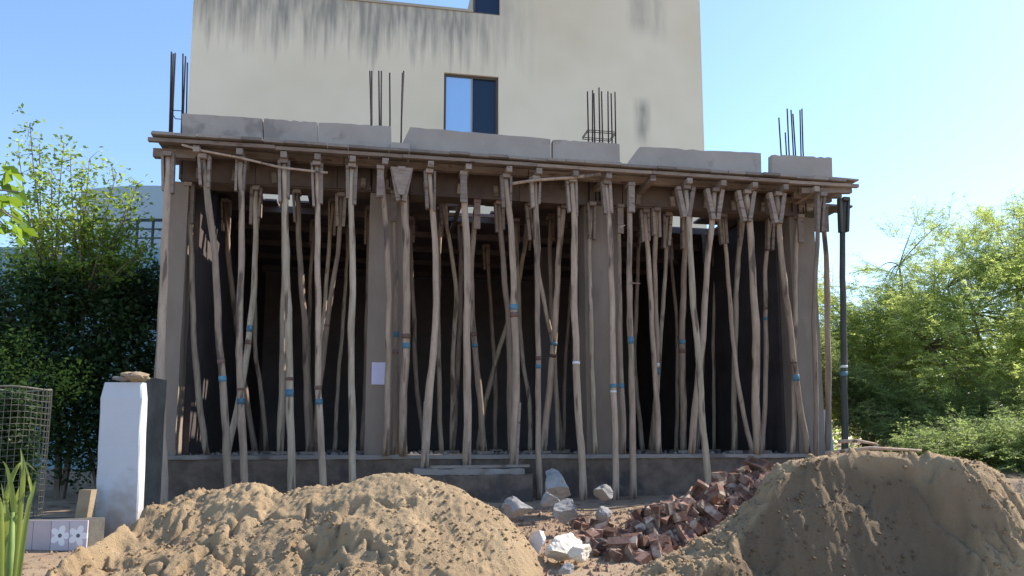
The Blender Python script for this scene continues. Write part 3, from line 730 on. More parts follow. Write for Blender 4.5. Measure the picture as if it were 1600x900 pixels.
INNER = [
 ([(352,330),(362,450),(382,600),(398,706)], 2.0, 1.8, .038), ([(400,360),(398,520),(408,610),(416,706)], 1.6, 1.8, .033),
 ([(520,330),(510,440),(498,600),(492,704)], 1.7, 1.9, .037), ([(490,380),(482,520),(488,704)], 2.8, 2.8, .036),
 ([(545,420),(530,580),(522,690)], 3.0, 2.6, .03), ([(575,400),(572,560),(566,700)], 2.0, 2.0, .035),
 ([(640,420),(650,580),(664,702)], 2.4, 2.0, .035), ([(692,330),(712,450),(708,560),(706,702)], 1.4, 1.8, .033),
 ([(686,400),(685,560),(690,702)], 1.8, 1.4, .036), ([(722,420),(716,560),(706,700)], 2.6, 2.2, .042),
 ([(826,380),(806,460),(776,560),(756,640),(748,700)], 2.4, 3.0, .04), ([(806,420),(815,540),(828,640),(828,700)], 2.2, 1.7, .037),
 ([(860,380),(862,520),(878,700)], 1.9, 1.6, .035), ([(898,400),(885,540),(880,698)], 3.4, 3.2, .034),
 ([(1000,400),(992,560),(1004,700)], 2.6, 2.2, .035), ([(1045,380),(1058,520),(1056,700)], 2.8, 2.4, .036),
 ([(1104,380),(1100,520),(1090,700)], 2.4, 2.4, .036), ([(1118,380),(1115,540),(1116,700)], 3.0, 3.0, .033),
 ([(340,360),(330,520),(336,702)], 3.2, 3.0, .036), ([(760,400),(772,560),(774,700)], 3.8, 3.8, .036),
 ([(1220,380),(1222,540),(1218,700)], 2.4, 2.4, .034),
]
for i, (pts, nt_, nb_, base, r, tp, hd, kw, extra) in enumerate(FRONT):
    bits = 'blue band' if any(t[1] == 'b' for t in tp) else ('white band' if any(t[1] == 'w' for t in tp) else 'no band')
    col_ = 'dark' if kw.get('mt') else ('thick pale' if r >= .05 else 'pale')
    if i < 11: pos = ORD[i] + ' from the left'
    else: pos = ORD[21-i] + ' from the right'
    lab = f'{col_} crooked prop with {bits}, {pos} in the outermost row' + (', ' + extra if extra and len(extra) < 1 else '')
    i_gus[0] = i == 7
    prop('F', pts, nt_, nb_, base, r, tp, hd, label=lab, **kw)
for i, (pts, nt_, nb_, r, tp, hd) in enumerate(BEAMROW):
    bits = 'blue band' if any(t[1] == 'b' for t in tp) else ('dark lashing' if tp else 'plain shaft')
    pos = (ORD[i] + ' from the left') if i < 10 else (ORD[19-i] + ' from the right')
    prop('B' if nt_ < .95 else 'I', pts, nt_, nb_, 'p', r, tp, hd, label=f'prop with {bits} on the plinth edge, {pos} in second row')
# the inner ones run left to right by foot
INNER.sort(key=lambda q: q[0][-1][0])
for i, (pts, nt_, nb_, r) in enumerate(INNER):
    pos = (ORD[i] + ' from the left') if i < 11 else (ORD[20-i] + ' from the right')
    prop('I', pts, nt_, nb_, 'p', r, [], 'v', label=f'shaded timber prop deep inside the shell, {pos} among inner props')

# long sticks tied across the props
def stick(pts, n, r, label):
    P = []
    for j, (px, py) in enumerate(pts): s, z = fpx(px, py, n[j] if hasattr(n, '__len__') else n); P.append(fw(s, n[j] if hasattr(n, '__len__') else n, z))
    o = mk('stick', *tube(P, r, 7), M['pole'], smooth=True, origin=P[0]); setp(o, label, 'stick')
stick([(284,226),(318,236),(372,246),(440,262),(512,270)], .04, .014, 'thin pale stick slanting under the left end of the formwork')
stick([(800,287),(840,281),(890,278),(938,272)], .07, .02, 'pale pole tied nearly level under the formwork right of the middle')
stick([(966,356),(976,352)], .1, .009, 'short peg sticking out of a prop right of the third column, upper one')
stick([(983,442),(1000,443)], .1, .007, 'short peg sticking out of a prop right of the third column, lower one')

# ------------------------------------------------------------------ reinforcement bars
def rebars(label, bars, n, ties=()):
    s0, _ = fpx(bars[0][0], bars[0][1], n)
    root = thing('rebar_bundle', fw(s0, n, ZD), label, 'steel bars', 'column starter bars above the deck')
    for j, (x0, y0, x1) in enumerate(bars):
        nn = n + (0.22 if j % 2 else 0.0)
        s, z = fpx(x0, y0, nn); sb_, _ = fpx(x1, 215, nn)
        mid = fw((s+sb_)/2 + random.uniform(-.008,.008), nn, (z+ZD)/2)
        mk('bar', *tube([fw(s, nn, z), mid, fw(sb_, nn, ZB+0.04)], 0.0105, 6), M['steel'], root, smooth=True)
    for (xa, ya, xb) in ties:
        a, z = fpx(xa, ya, n-0.012); b, _ = fpx(xb, ya, n-0.012)
        V, Fc = merge([bar(fw(a, n-.012, z), fw(b, n-.012, z), 0.008, 0.008), bar(fw(b, n-.012, z), fw(b, n+.24, z), 0.008, 0.008),
                       bar(fw(b, n+.24, z), fw(a, n+.24, z), 0.008, 0.008), bar(fw(a, n+.24, z), fw(a, n-.012, z), 0.008, 0.008)])
        mk('tie', V, Fc, M['steel'], root)
rebars('dark steel bars rising at the far left corner of the deck', [(268,81,266),(271,84,269),(274,83,270),(286,84,284),(290,88,287),(293,98,290)], .45, [(266,172,286)])
rebars('dark steel bars in front of the cream wall above the second column', [(578,111,581),(581,111,583),(592,111,596),(596,111,597),(609,114,610),(631,111,626),(629,114,627)], .5)
rebars('upright steel bars with a level tie above the third column', [(918,143,919),(926,141,926),(936,137,936),(940,143,941),(928,146,930),(950,143,951),(955,146,955),(961,144,962)], .55, [(918,203,962),(918,206,962)])
rebars('thin steel bars against the sky near the right end of the deck', [(1217,184,1219),(1227,207,1227),(1230,170,1233),(1236,172,1240),(1239,178,1242),(1250,172,1250),(1253,170,1254)], .55)

# paper notice on the second column
a, z1 = fpx(581, 566, CN0-.008); b, z0 = fpx(603, 601, CN0-.008)
V, Fc = [], []
nn = 6
for i in range(nn+1):
    for j in range(2): V.append(fw(a+(b-a)*i/nn, CN0-.010-.004*math.sin(i*1.1+j), z0+(z1-z0)*j))
Fc = [(2*i, 2*i+2, 2*i+3, 2*i+1) for i in range(nn)]
V += [v + EN*0.001 for v in V]; Fc += [tuple(q+2*(nn+1) for q in f[::-1]) for f in Fc]
setp(mk('paper_notice', V, Fc, M['paper'], origin=fw((a+b)/2, CN0-.01, z0)), 'blank pale lilac sheet of paper stuck on the second column', 'notice')

# ================================================================== SAND PILES
def clods(X, Y, n, xr, yr, rr, amp, seed, mask=None):
    """small lumps on a height field"""
    g = np.random.default_rng(seed); H = np.zeros_like(X)
    dx = X[1,0]-X[0,0]; dy = Y[0,1]-Y[0,0]
    for _ in range(n):
        cx, cy = g.uniform(*xr), g.uniform(*yr); r = rr[0] + (rr[1]-rr[0])*g.random()**2.5; a = amp*r*g.uniform(.5, 1.2)
        i0 = int((cx-r-X[0,0])/dx); i1 = int((cx+r-X[0,0])/dx)+2; j0 = int((cy-r-Y[0,0])/dy); j1 = int((cy+r-Y[0,0])/dy)+2
        i0 = max(i0,0); j0 = max(j0,0)
        if i1 <= i0 or j1 <= j0: continue
        xx = X[i0:i1,j0:j1]; yy = Y[i0:i1,j0:j1]
        if xx.size == 0: continue
        th = g.uniform(0, 3.14); ex = (xx-cx)*math.cos(th)+(yy-cy)*math.sin(th); ey = -(xx-cx)*math.sin(th)+(yy-cy)*math.cos(th)
        d = (np.abs(ex/r)**2.6 + np.abs(ey/(r*g.uniform(.55,1)))**2.6)
        H[i0:i1,j0:j1] = np.maximum(H[i0:i1,j0:j1], a*np.clip(1-d, 0, 1)**0.55)
    return H
def pile(name, label, crest, Yc, xr, yr, sf, sb_, seed, extra, res=0.010):
    cx = []; cz = []; cy = []
    for (px, py) in crest:
        Yq = Yc(px); p = at(px, py, Yq); cx.append(p.x); cz.append(p.z); cy.append(Yq)
    nx = int((xr[1]-xr[0])/res); ny = int((yr[1]-yr[0])/res)
    xs = np.linspace(xr[0], xr[1], nx); ys = np.linspace(yr[0], yr[1], ny)
    X, Y = np.meshgrid(xs, ys, indexing='ij')
    CZ = np.interp(xs, cx, cz)[:,None]; CY = np.interp(xs, cx, cy)[:,None]
    d = Y - CY
    H = extra(X, Y, CZ, CY, d)
    G = ground(X, Y)
    m = sstep(0.0, 0.25, H-G)
    Z = np.where(H > G, H, G - 0.03 - np.clip(G-H, 0, 0.4))
    V = np.stack([X.ravel(), Y.ravel(), Z.ravel()], 1); Fq = grid_faces(nx, ny)
    keep = (Z.ravel()[Fq] > (G.ravel()[Fq]-0.06)).any(1); Fq = Fq[keep]
    used = np.unique(Fq); remap = -np.ones(len(V), int); remap[used] = np.arange(len(used))
    cxx = (xr[0]+xr[1])/2; cyy = (yr[0]+yr[1])/2
    o = mk(name, V[used], remap[Fq], M['sand'], smooth=True, origin=(cxx, cyy, float(ground(cxx, cyy))))
    at_ = o.data.attributes.new('sand_shade', 'FLOAT', 'POINT')
    at_.data.foreach_set('value', (SHADE[0].ravel()[used] if SHADE[0] is not None else np.zeros(len(used))).astype(np.float32))
    setp(o, label, 'sand pile')
    # loose grains and clods lying on the heap
    ok = np.argwhere((H > G + 0.03)[2:-2, 2:-2]) + 2; g = np.random.default_rng(seed+200)
    sel = ok[g.integers(0, len(ok), 6000)]; cl_n = fbm(X[sel[:,0],sel[:,1]]*1.7, Y[sel[:,0],sel[:,1]]*1.7, 303, 3)
    sel = sel[cl_n > -0.42*g.random(len(cl_n))**0.5]; nn_ = len(sel)
    C = np.stack([X[sel[:,0],sel[:,1]], Y[sel[:,0],sel[:,1]], Z[sel[:,0],sel[:,1]]], 1)
    sz = 0.003 + 0.018*g.random(nn_)**5
    octa = np.array([[1,0,0],[-.9,.1,0],[0,1,.1],[0,-1,0],[0,0,.8],[.1,0,-.7]]); of = np.array([[0,2,4],[2,1,4],[1,3,4],[3,0,4],[2,0,5],[1,2,5],[3,1,5],[0,3,5]])
    jit = 1 + g.uniform(-.35,.35,(nn_,6,3)); an = g.uniform(0,6.28,nn_); rx = octa[None]*jit
    rot = np.stack([rx[...,0]*np.cos(an)[:,None]-rx[...,1]*np.sin(an)[:,None], rx[...,0]*np.sin(an)[:,None]+rx[...,1]*np.cos(an)[:,None], rx[...,2]], -1)
    VV = (C[:,None,:] + rot*sz[:,None,None] + np.array([0,0,.3])*sz[:,None,None]).reshape(-1,3)
    FF = (np.arange(nn_)[:,None,None]*6 + of[None]).reshape(-1,3)
    q = mk('sand_clods', VV, FF, M['sand'], o); q['kind'] = 'stuff'
    at2 = q.data.attributes.new('sand_shade', 'FLOAT', 'POINT')
    if SHADE[0] is not None: at2.data.foreach_set('value', np.repeat(SHADE[0][sel[:,0],sel[:,1]], 6).astype(np.float32))
    return o, (X, Y, Z)
SHADE = [None]  # mask of the shade painted into the sand colour, none for the left heap
def left_shape(X, Y, CZ, CY, d):
    wob = 0.12*fbm(X*1.3, Y*1.3, 5, 3)
    a = np.sqrt((d+wob)**2 + 0.05**2) - 0.05
    H = CZ - np.where(d < 0, 0.60*a + 0.10*a*a*0, 0.62*a)
    # rough clumpy left two thirds, smoother right flank
    rg = 1 - 0.72*sstep(-0.85, -0.15, X - 0.25*(Y-6.2))
    gull = -0.05*np.clip(fbm(X*3.2+Y*0.9, Y*0.5, 31, 3), 0, 1)*sstep(0.05, 0.5, -d)
    sm1 = 0.12 + 0.88*sstep(-0.14, 0.16, fbm(X*1.5+4, Y*2.0, 99, 3))
    H = H + rg*(0.16*fbm(X*2.3, Y*2.3, 9, 3)*sstep(0.0, 0.45, np.abs(d)) + sm1*(0.16*(0.22-np.abs(fbm(X*3.4, Y*3.8, 12, 6, 2.2, .55))) + 0.022*(0.2-np.abs(fbm(X*14, Y*14, 19, 3))))) + 0.016*fbm(X*30, Y*30, 14, 3) + gull
    lump = clods(X, Y, 1100, (-4.4, 0.7), (4.2, 7.4), (0.018, 0.075), 0.65, 21)
    lump2 = clods(X, Y, 14000, (-4.4, 0.7), (4.2, 7.4), (0.009, 0.026), 1.0, 22)
    sel = sstep(-0.12, 0.12, fbm(X*1.6, Y*1.6, 77, 3))
    H = H + lump*(0.10+0.9*sel)*rg*sm1*1.1 + lump2*(0.3+0.7*rg)*(.3+.7*sm1)*0.95
    # slumped cracks: sharpened ridges facing the camera
    rid = np.abs(fbm(X*3.0+2, Y*3.6, 55, 3)); H = H - rg*0.07*sstep(0.10, 0.0, rid)*sstep(0.1, 0.5, -d)
    return H
cl = [(-60,960),(20,925),(85,888),(150,850),(215,806),(245,788),(282,775),(310,767),(335,766),(362,762),(400,759),(425,762),(440,768),(462,764),(500,758),(520,760),(545,756),(560,750),(590,741),(612,738),(640,739),(662,745),(720,764),(760,789),(790,808),(815,832),(838,862),(862,893),(900,935)]
def ycl(px): return -0.75*sstep(300, 70, px)*1.0 + 6.15 + 0.25*math.sin(px/170.0)*0.4 - 0.35*(abs(px-500)/420.0)**2 
pile('sand_pile', 'long lumpy heap of pale sunlit sand at the left, in front of the plinth', cl, ycl, (-4.4, 0.75), (3.9, 7.5), .55, .6, 4, left_shape)
cr_ = [(940,935),(985,898),(1040,868),(1100,836),(1150,801),(1178,777),(1192,752),(1208,733),(1232,720),(1262,716),(1290,712),(1330,707),(1380,706),(1420,709),(1440,712),(1462,709),(1492,714),(1532,722),(1560,741),(1585,766),(1602,790),(1660,840),(1760,900),(1850,960)]
def ycr(px): return 5.82 - 0.35*sstep(1150, 960, px) - 0.15*sstep(1560,1700,px)
def right_shape(X, Y, CZ, CY, d):
    # a solid mound: steep front face, gentle left flank, a convex edge between them
    wob = 0.13*fbm(X*2.4, Y*2.4, 41, 5)
    t = np.clip(-d + wob*sstep(0, .15, -d), 0, 9)
    top = np.where(X < 2.35, np.maximum(CZ, 1.41), CZ)
    mixr = sstep(2.95, 3.35, X + 0.5*fbm(X*2, Y*2, 44, 4))                 # right third is looser and less steep
    sl = 2.15 - 0.6*mixr + 0.5*fbm(X*1.3, Y*0+4, 49, 3)
    lip = 0.05 + 0.06*fbm(X*2.2, Y*0+1.5, 88, 4) + 0.10*sstep(2.7, 1.9, X)
    PF = top - 0.25*np.minimum(t, lip) - sl*np.clip(t-lip, 0, 9) + 0.10*sstep(.25, .7, t)*(1-mixr)
    PL = CZ - 0.10*t
    k = 0.05; hmin = np.clip(0.5 + 0.5*(PL-PF)/k, 0, 1); Hf = PL*(1-hmin) + PF*hmin - k*hmin*(1-hmin)
    H = np.where(d < 0, Hf, CZ - 0.6*d)
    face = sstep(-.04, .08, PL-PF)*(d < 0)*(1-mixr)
    SHADE[0] = face*sstep(0.04, 0.12, t)*0.8 + 0.55*mixr*sstep(.02,.1,t)*sstep(-.15,.15,fbm(X*1.6, Y*1.6, 48, 4))  # painted shade: front face below the lip, plus patches on the right third
    fl = 1-face
    strk = np.abs(fbm((X-Y)*1.7, (X+Y)*6, 71, 4))
    H = H + fl*(0.13*(0.2-np.abs(fbm(X*3.2, Y*3.2, 67, 6, 2.2, .55))))*sstep(0.0, 0.15, np.abs(d)) - fl*0.05*sstep(0.12, 0.0, strk)*sstep(0.0,.2,np.abs(d))
    H = H + face*(0.11*fbm(X*2.3, Y*2.3, 62, 5) + 0.06*(0.2-np.abs(fbm(X*5, Y*5, 69, 5)))) - 0.10*np.exp(-((X-3.12-0.25*t-0.3*fbm(X*2,Y*3,46,3))/0.06)**2)*sstep(0,.1,t)*sstep(.7,.4,t) + 0.02*fbm(X*9, Y*9, 61, 5) + 0.006*fbm(X*30, Y*30, 64, 3)
    H = H + mixr*0.16*fbm(X*2.7, Y*2.7, 65, 4)*sstep(0.05, .3, t)
    H = H + clods(X, Y, 900, (1.0, 5.6), (3.9, 7.5), (0.02, 0.11), 0.6, 33)*(0.15+.85*mixr)*sstep(-0.2, 0.15, fbm(X*1.8, Y*1.8, 79, 3)) + clods(X, Y, 3600, (0.8, 5.6), (3.9, 7.5), (0.01, 0.035), 0.9, 34)*(0.25+0.75*fl)
    return H
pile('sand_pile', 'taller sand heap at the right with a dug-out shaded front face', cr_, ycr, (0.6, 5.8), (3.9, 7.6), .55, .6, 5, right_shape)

# ================================================================== RUBBLE BETWEEN THE PILES
def rockmesh(name, seed, sx, sy, sz, cuts=9):
    import bmesh
    g = random.Random(seed); bm = bmesh.new(); bmesh.ops.create_icosphere(bm, subdivisions=4, radius=1.0)
    for _ in range(cuts):                            # chop flat facets
        nrm = Vector((g.uniform(-1,1), g.uniform(-1,1), g.uniform(-.7,1))).normalized(); dd = g.uniform(0.38, 0.72)
        for v in bm.verts:
            q = v.co.dot(nrm)
            if q > dd: v.co -= nrm*(q-dd)
    for v in bm.verts:
        q = v.co*2.3 + Vector((seed*3.7, seed, 0)); v.co *= 1 + 0.16*mnoise.noise(q) + 0.07*mnoise.noise(q*3.1) + g.uniform(-.012,.012)
        v.co = Vector((v.co.x*sx, v.co.y*sy, v.co.z*sz))
    m = bpy.data.meshes.new(name); bm.to_mesh(m); bm.free(); return m
def rock(name, px, py, wpx, hpx, Y, mt, label, cat='stone', seed=0, rz=None, dz=0.0):
    sx = wpx/F*Y/2*1.15; sz = hpx/F*Y/2*1.2
    m = rockmesh(name, seed, sx, (sx+sz)/2, sz); m.materials.append(M[mt])
    p = at(px, py, Y); o = bpy.data.objects.new(name, m); COL.objects.link(o); o.location = p
    o.rotation_euler = (0, random.uniform(-.2,.2), random.uniform(0,.6) if rz is None else rz)
    return setp(o, label, cat)
rock('concrete_chunk', 870, 756, 50, 42, 8.0, 'rock', 'tall grey angular concrete chunk leaning against the plinth foot', seed=3)
rock('concrete_chunk', 808, 790, 42, 30, 7.4, 'rock', 'pale concrete chunk at the right foot of the left sand pile', seed=5)
rock('concrete_chunk', 882, 798, 52, 32, 7.0, 'rock', 'wide pale concrete chunk in front of the tall grey chunk', seed=8)
rock('concrete_chunk', 858, 780, 30, 26, 7.6, 'rock', 'small grey concrete chunk tucked between the larger ones', seed=9)
rock('concrete_chunk', 943, 768, 32, 24, 8.1, 'rock', 'rounded grey chunk beside the foot of a prop, right of the others', seed=13)
rock('concrete_chunk', 940, 803, 26, 20, 7.1, 'rock', 'small dark grey chunk on the shaded ground near the bricks', seed=16)
rock('white_chunk', 878, 858, 58, 48, 5.85, 'whiterock', 'large bright white chunk of plaster in full sun between the piles', seed=21, rz=0.3)
rock('white_chunk', 906, 862, 42, 26, 5.75, 'whiterock', 'flatter white chunk touching the right side of the largest white one', seed=24)
rock('plastic_sack', 836, 852, 34, 42, 5.95, 'bag', 'crumpled pale sack half under the left sand pile', cat='sack', seed=28)
rock('concrete_chunk', 884, 888, 26, 14, 5.45, 'rock', 'small stone at the bottom edge below the white chunks', seed=31)

# broken bricks with a recessed frog
def brickmesh(name, L, W, H, frog=True, seed=0, chip=0.0):
    g = random.Random(seed); V, Fc = [], []
    def v(x, y, z): V.append(Vector((x + g.uniform(-1,1)*0.003, y + g.uniform(-1,1)*0.003, z + g.uniform(-1,1)*0.002))); return len(V)-1
    l, w_, h = L/2, W/2, H/2
    bt = [v(-l,-w_,-h), v(l,-w_,-h), v(l,w_,-h), v(-l,w_,-h)]; tp = [v(-l,-w_,h), v(l,-w_,h), v(l,w_,h), v(-l,w_,h)]
    if chip:
        for i in (1, 2, 5, 6): V[i].x -= g.uniform(0, chip)
    Fc += [tuple(reversed(bt))] + [(bt[i], bt[(i+1) % 4], tp[(i+1) % 4], tp[i]) for i in range(4)]
    if frog:
        a, b = l*0.72, w_*0.55; 
        if chip: a = l*0.5
        r1 = [v(-a,-b,h), v(a,-b,h), v(a,b,h), v(-a,b,h)]; r2 = [v(-a*.9,-b*.8,h-0.022), v(a*.9,-b*.8,h-0.022), v(a*.9,b*.8,h-0.022), v(-a*.9,b*.8,h-0.022)]
        for i in range(4):
            Fc.append((tp[i], tp[(i+1) % 4], r1[(i+1) % 4], r1[i])); Fc.append((r1[i], r1[(i+1) % 4], r2[(i+1) % 4], r2[i]))
        Fc.append(tuple(r2))
    else: Fc.append(tuple(tp))
    m = bpy.data.meshes.new(name); m.from_pydata([tuple(q) for q in V], [], Fc); m.materials.append(M['brick']); return m
BR = [brickmesh('brick', .225, .108, .072, True, 1), brickmesh('brick', .225, .108, .072, True, 2), brickmesh('brick', .13, .108, .072, True, 3, .04),
      brickmesh('brick', .11, .105, .07, False, 4, .05), brickmesh('brick', .16, .10, .07, False, 5, .07), brickmesh('brick', .07, .06, .05, False, 6, .03)]
heap = []
# ridge of the heap in photo pixels (px, py, depth): from the middle bottom up to the right crest
ridge = [(965,850,6.0),(1000,826,6.25),(1040,800,6.5),(1080,775,6.75),(1120,752,7.0),(1160,728,7.2),(1195,722,7.3)]
rb = random.Random(5)
cnt = 0
spots = []
for k in range(175):
    t = rb.random()**0.8 * (len(ridge)-1); i = min(int(t), len(ridge)-2); f = t-i
    a, b = Vector(ridge[i]), Vector(ridge[i+1]); c = a.lerp(b, f)
    p = at(c.x, c.y, c.z); up = rb.random(); side = rb.gauss(0, 0.20); al = rb.gauss(0, 0.1)
    q = Vector((p.x + side*0.8 + al, p.y + side*-0.55 + al*0.5, 0))
    g0 = float(ground(q.x, q.y)); top = max(p.z - abs(side)*0.75, g0+0.04)
    q.z = g0 + 0.03 + (top-g0-0.03)*(up**0.35)
    spots.append(q)
for k in range(48):                                  # scatter on the floor in front, towards the middle
    px, py = rb.uniform(895, 1010), rb.uniform(812, 880); r = ray(px, py)
    Yq = 6.2
    for _ in range(8): 
        zz = float(ground(r.x*Yq/r.y, Yq)); Yq = (zz-CAMZ)*r.y/r.z
    spots.append(Vector((r.x*Yq/r.y, Yq, zz+0.02)))
for k, q in enumerate(spots):
    mi = rb.choices(range(6), (5,5,3,2,2,5))[0]
    o = bpy.data.objects.new('broken_brick', BR[mi]); COL.objects.link(o); o.location = q
    flat = k >= 175
    o.rotation_euler = (rb.gauss(0, .25 if flat else 1.0), rb.gauss(0, .25 if flat else .8), rb.uniform(0, 6.28))
    if mi == 5: o.scale = (rb.uniform(.6,1.3),)*3
    kind_ = ('whole hollowed brick', 'whole hollowed brick', 'half hollowed brick', 'solid half brick', 'long broken brick', 'small brick chip')[mi]
    v_ = q - Vector((0,0,CAMZ)); yc_ = v_.y*cp + v_.z*sp; bx_ = PX + F*v_.x/yc_; by_ = PY - F*(-v_.y*sp + v_.z*cp)/yc_
    if flat:
        zone = ['beside the white chunk', 'midway between the piles', 'at the toe of the right sand pile'][min(2, int((bx_-885)/40))]
        ro = 'up front' if by_ > 850 else 'farther back'
        setp(o, f'{kind_} lying flat {zone}, {ro}', 'brick', 'loose bricks on the ground')
    else:
        zone = ['low left end', 'lower third', 'middle', 'upper third', 'top right end'][max(0, min(4, int((bx_-950)/55)))]
        ro = 'on top' if q.z > 1.0 - 0.002*(1200-bx_) else 'low down'
        st = ('tilted' if abs(o.rotation_euler.x) > .7 else 'level') + (' end-on' if abs(math.sin(o.rotation_euler.z)) > .7 else ' crosswise')
        setp(o, f'{kind_}, {st}, {ro} at the {zone} of the heap', 'brick', 'red bricks in the heap')
# soil that the bricks are sunk in
xs_ = np.linspace(0.3, 3.2, 230); ys_ = np.linspace(5.2, 8.2, 230); X, Y = np.meshgrid(xs_, ys_, indexing='ij')
best = np.full(X.shape, -9.0); RW = [at(*q) for q in ridge]
for a, b in zip(RW, RW[1:]):
    ab = np.array([b.x-a.x, b.y-a.y]); t = np.clip(((X-a.x)*ab[0]+(Y-a.y)*ab[1])/(ab@ab), 0, 1)
    dd = np.hypot(X-a.x-t*ab[0], Y-a.y-t*ab[1]); best = np.maximum(best, a.z+(b.z-a.z)*t - 0.07 - 0.85*dd)
G = ground(X, Y); Z = best + 0.05*fbm(X*5, Y*5, 101, 4); Z = np.where(Z > G-.02, Z, G-.06)
V = np.stack([X.ravel(), Y.ravel(), Z.ravel()], 1); Fq = grid_faces(230, 230); Fq = Fq[(Z.ravel()[Fq] > G.ravel()[Fq]-.03).any(1)]
o = mk('rubble_soil', V, Fq, M['soil'], smooth=True); setp(o, 'brown soil and dust under the heap of red bricks', None, None, 'stuff')
def gen_heap():
    for _ in range(50):
        i = random.randrange(230); j = random.randrange(230)
        if Z[i,j] > G[i,j]: return Vector((X[i,j], Y[i,j], Z[i,j]+.005))
    return Vector((X[0,0], Y[0,0], 0.5))
# grit and small crumbs
def crumbs(name, n, gen, size, mt, label):
    V, Fc = [], []
    for _ in range(n):
        c = gen(); s = size[0] + (size[1]-size[0])*random.random()**3; b = len(V)
        o = [Vector((random.uniform(-1,1), random.uniform(-1,1), random.uniform(-.2,.9)))*s for _ in range(4)]
        o[0] = Vector((0,0,s*.9)); o[1] = Vector((s,0,-.2*s)); o[2] = Vector((-.5*s,.87*s*random.uniform(.6,1.2),-.2*s)); o[3] = Vector((-.5*s*random.uniform(.6,1.4),-.87*s,-.2*s))
        an = random.uniform(0,6.28); ca, sa_ = math.cos(an), math.sin(an)
        V += [c + Vector((q.x*ca-q.y*sa_, q.x*sa_+q.y*ca, q.z)) for q in o]; Fc += [(b,b+1,b+2),(b,b+2,b+3),(b,b+3,b+1),(b+1,b+3,b+2)]
    o = mk(name, V, Fc, M[mt]); setp(o, label, None, None, 'stuff'); return o
crumbs('brick_crumbs', 2600, gen_heap, (0.008, 0.05), 'brick', 'small broken brick pieces on the heap')
def gen_mid():
    x = random.uniform(-1.0, 2.6); y = random.uniform(5.0, 8.6); return Vector((x, y, float(ground(x, y))+0.004))
crumbs('grit', 3500, gen_mid, (0.006, 0.03), 'earth', 'brown grit and clods between the sand piles')
crumbs('brick_crumbs', 2200, gen_mid, (0.006, 0.032), 'brick', 'red brick crumbs scattered between the sand piles')
def gen_left():
    x = random.uniform(-6, -3.0); y = random.uniform(4.0, 7.5); return Vector((x, y, float(ground(x, y))+0.004))
crumbs('grit', 1600, gen_left, (0.005, 0.02), 'sand', 'loose grit on the ground by the tiled kerb')
def gen_floor():
    q = fw(random.uniform(sPL+.2, sPR-.2), random.uniform(.6, 2.5)**1.0, ZP); return q
crumbs('floor_rubble', 900, gen_floor, (0.008, 0.045), 'concrete', 'small rubble lying on the floor of the shell')

# ================================================================== VEGETATION
def leaves(C, size, up=0.5, aspect=0.5, droop=None, g=rng):
    """C Nx3 centres -> folded leaf quads (two triangles each side)"""
    n = len(C); d = g.normal(size=(n,3)); d[:,2] *= 0.6
    if droop is not None: d = d*0.6 + droop
    d /= np.linalg.norm(d, axis=1)[:,None]
    nr = g.normal(size=(n,3)); nr[:,2] = np.abs(nr[:,2]) + up
    sdv = np.cross(d, nr); sdv /= np.linalg.norm(sdv, axis=1)[:,None]; nr = np.cross(sdv, d)
    s = (size[0] + (size[1]-size[0])*g.random(n))[:,None]
    a = C; b = C + d*s*0.5 + sdv*s*aspect*0.5 + nr*s*0.08; c = C + d*s; e = C + d*s*0.5 - sdv*s*aspect*0.5 + nr*s*0.08
    V = np.stack([a, b, c, e], 1).reshape(-1,3)
    Fq = (np.arange(n)[:,None]*4 + np.array([0,1,2,3])[None,:])
    return V, Fq
def twigs_tubes(lst, sides=5):
    return merge([tube(p, r, sides, cap=False) for p, r in lst])
def bez(a, b, bend, k=7):
    a = Vector(a); b = Vector(b); m = (a+b)/2 + Vector(bend); return [a*(1-t)**2 + m*2*t*(1-t) + b*t*t for t in [i/k for i in range(k+1)]]

# light leafy tree on the left
def left_tree():
    Yb = 9.6; base = at(95, 700, Yb); base.z = float(ground(base.x, base.y))
    root = thing('young_tree', base, 'slender young tree with small bright leaves rising above the dark bushes at left', 'tree')
    tips = [(47,192,0),(62,225,.2),(30,245,-.3),(100,222,.3),(110,250,0),(80,265,-.2),(140,248,.3),(12,300,.2),(45,300,0),(75,320,.3),(118,300,-.3),(150,300,0),
            (182,270,.2),(215,287,0),(165,330,-.2),(200,320,.2),(130,350,0),(95,370,.3),(60,370,-.2),(25,360,.2),(180,365,0),(205,350,.3),(225,385,-.2),(150,400,.2),(110,415,0),
            (70,425,.3),(30,420,-.3),(190,410,.1),(10,395,0),(128,275,.1),(55,345,.4),(100,340,-.4),(140,320,.4),(236,372,.1)]
    tw = []; C = []
    f1 = at(85, 480, Yb); f2 = at(130, 470, Yb)
    tw.append((bez(base, f1, (0.05,0,0.2)), [0.04*(1-i/9) + 0.01 for i in range(8)])); tw.append((bez(base + Vector((.05,0,0)), f2, (0.12,0,0.2)), [0.035*(1-i/9)+.01 for i in range(8)]))
    for (px, py, dy) in tips:
        e = at(px, py, Yb+dy); st = f1 if px < 105 else f2
        P = bez(st, e, ((st.x-e.x)*-.25, 0, random.uniform(-.1,.25)), 10)
        tw.append((P, [0.013*(1-i/11)+.003 for i in range(11)]))
        L_ = (e-st).length
        for j in range(3, 11):
            for _ in range(3):
                q = P[j] + Vector((random.gauss(0,.09), random.gauss(0,.12), random.gauss(0,.08)))
                if random.random() < .5: tw.append(([P[j], q], [.004,.002]))
                for _ in range(10): C.append(q + Vector((random.gauss(0,.065), random.gauss(0,.05), random.gauss(0,.045))))
    mk('trunk', *twigs_tubes(tw), M['bark'], root)
    V, Fq = leaves(np.array([tuple(c) for c in C]), (0.04, 0.09), 0.4, 0.5)
    mk('crown', V, Fq, M['leafl'], root)
left_tree()
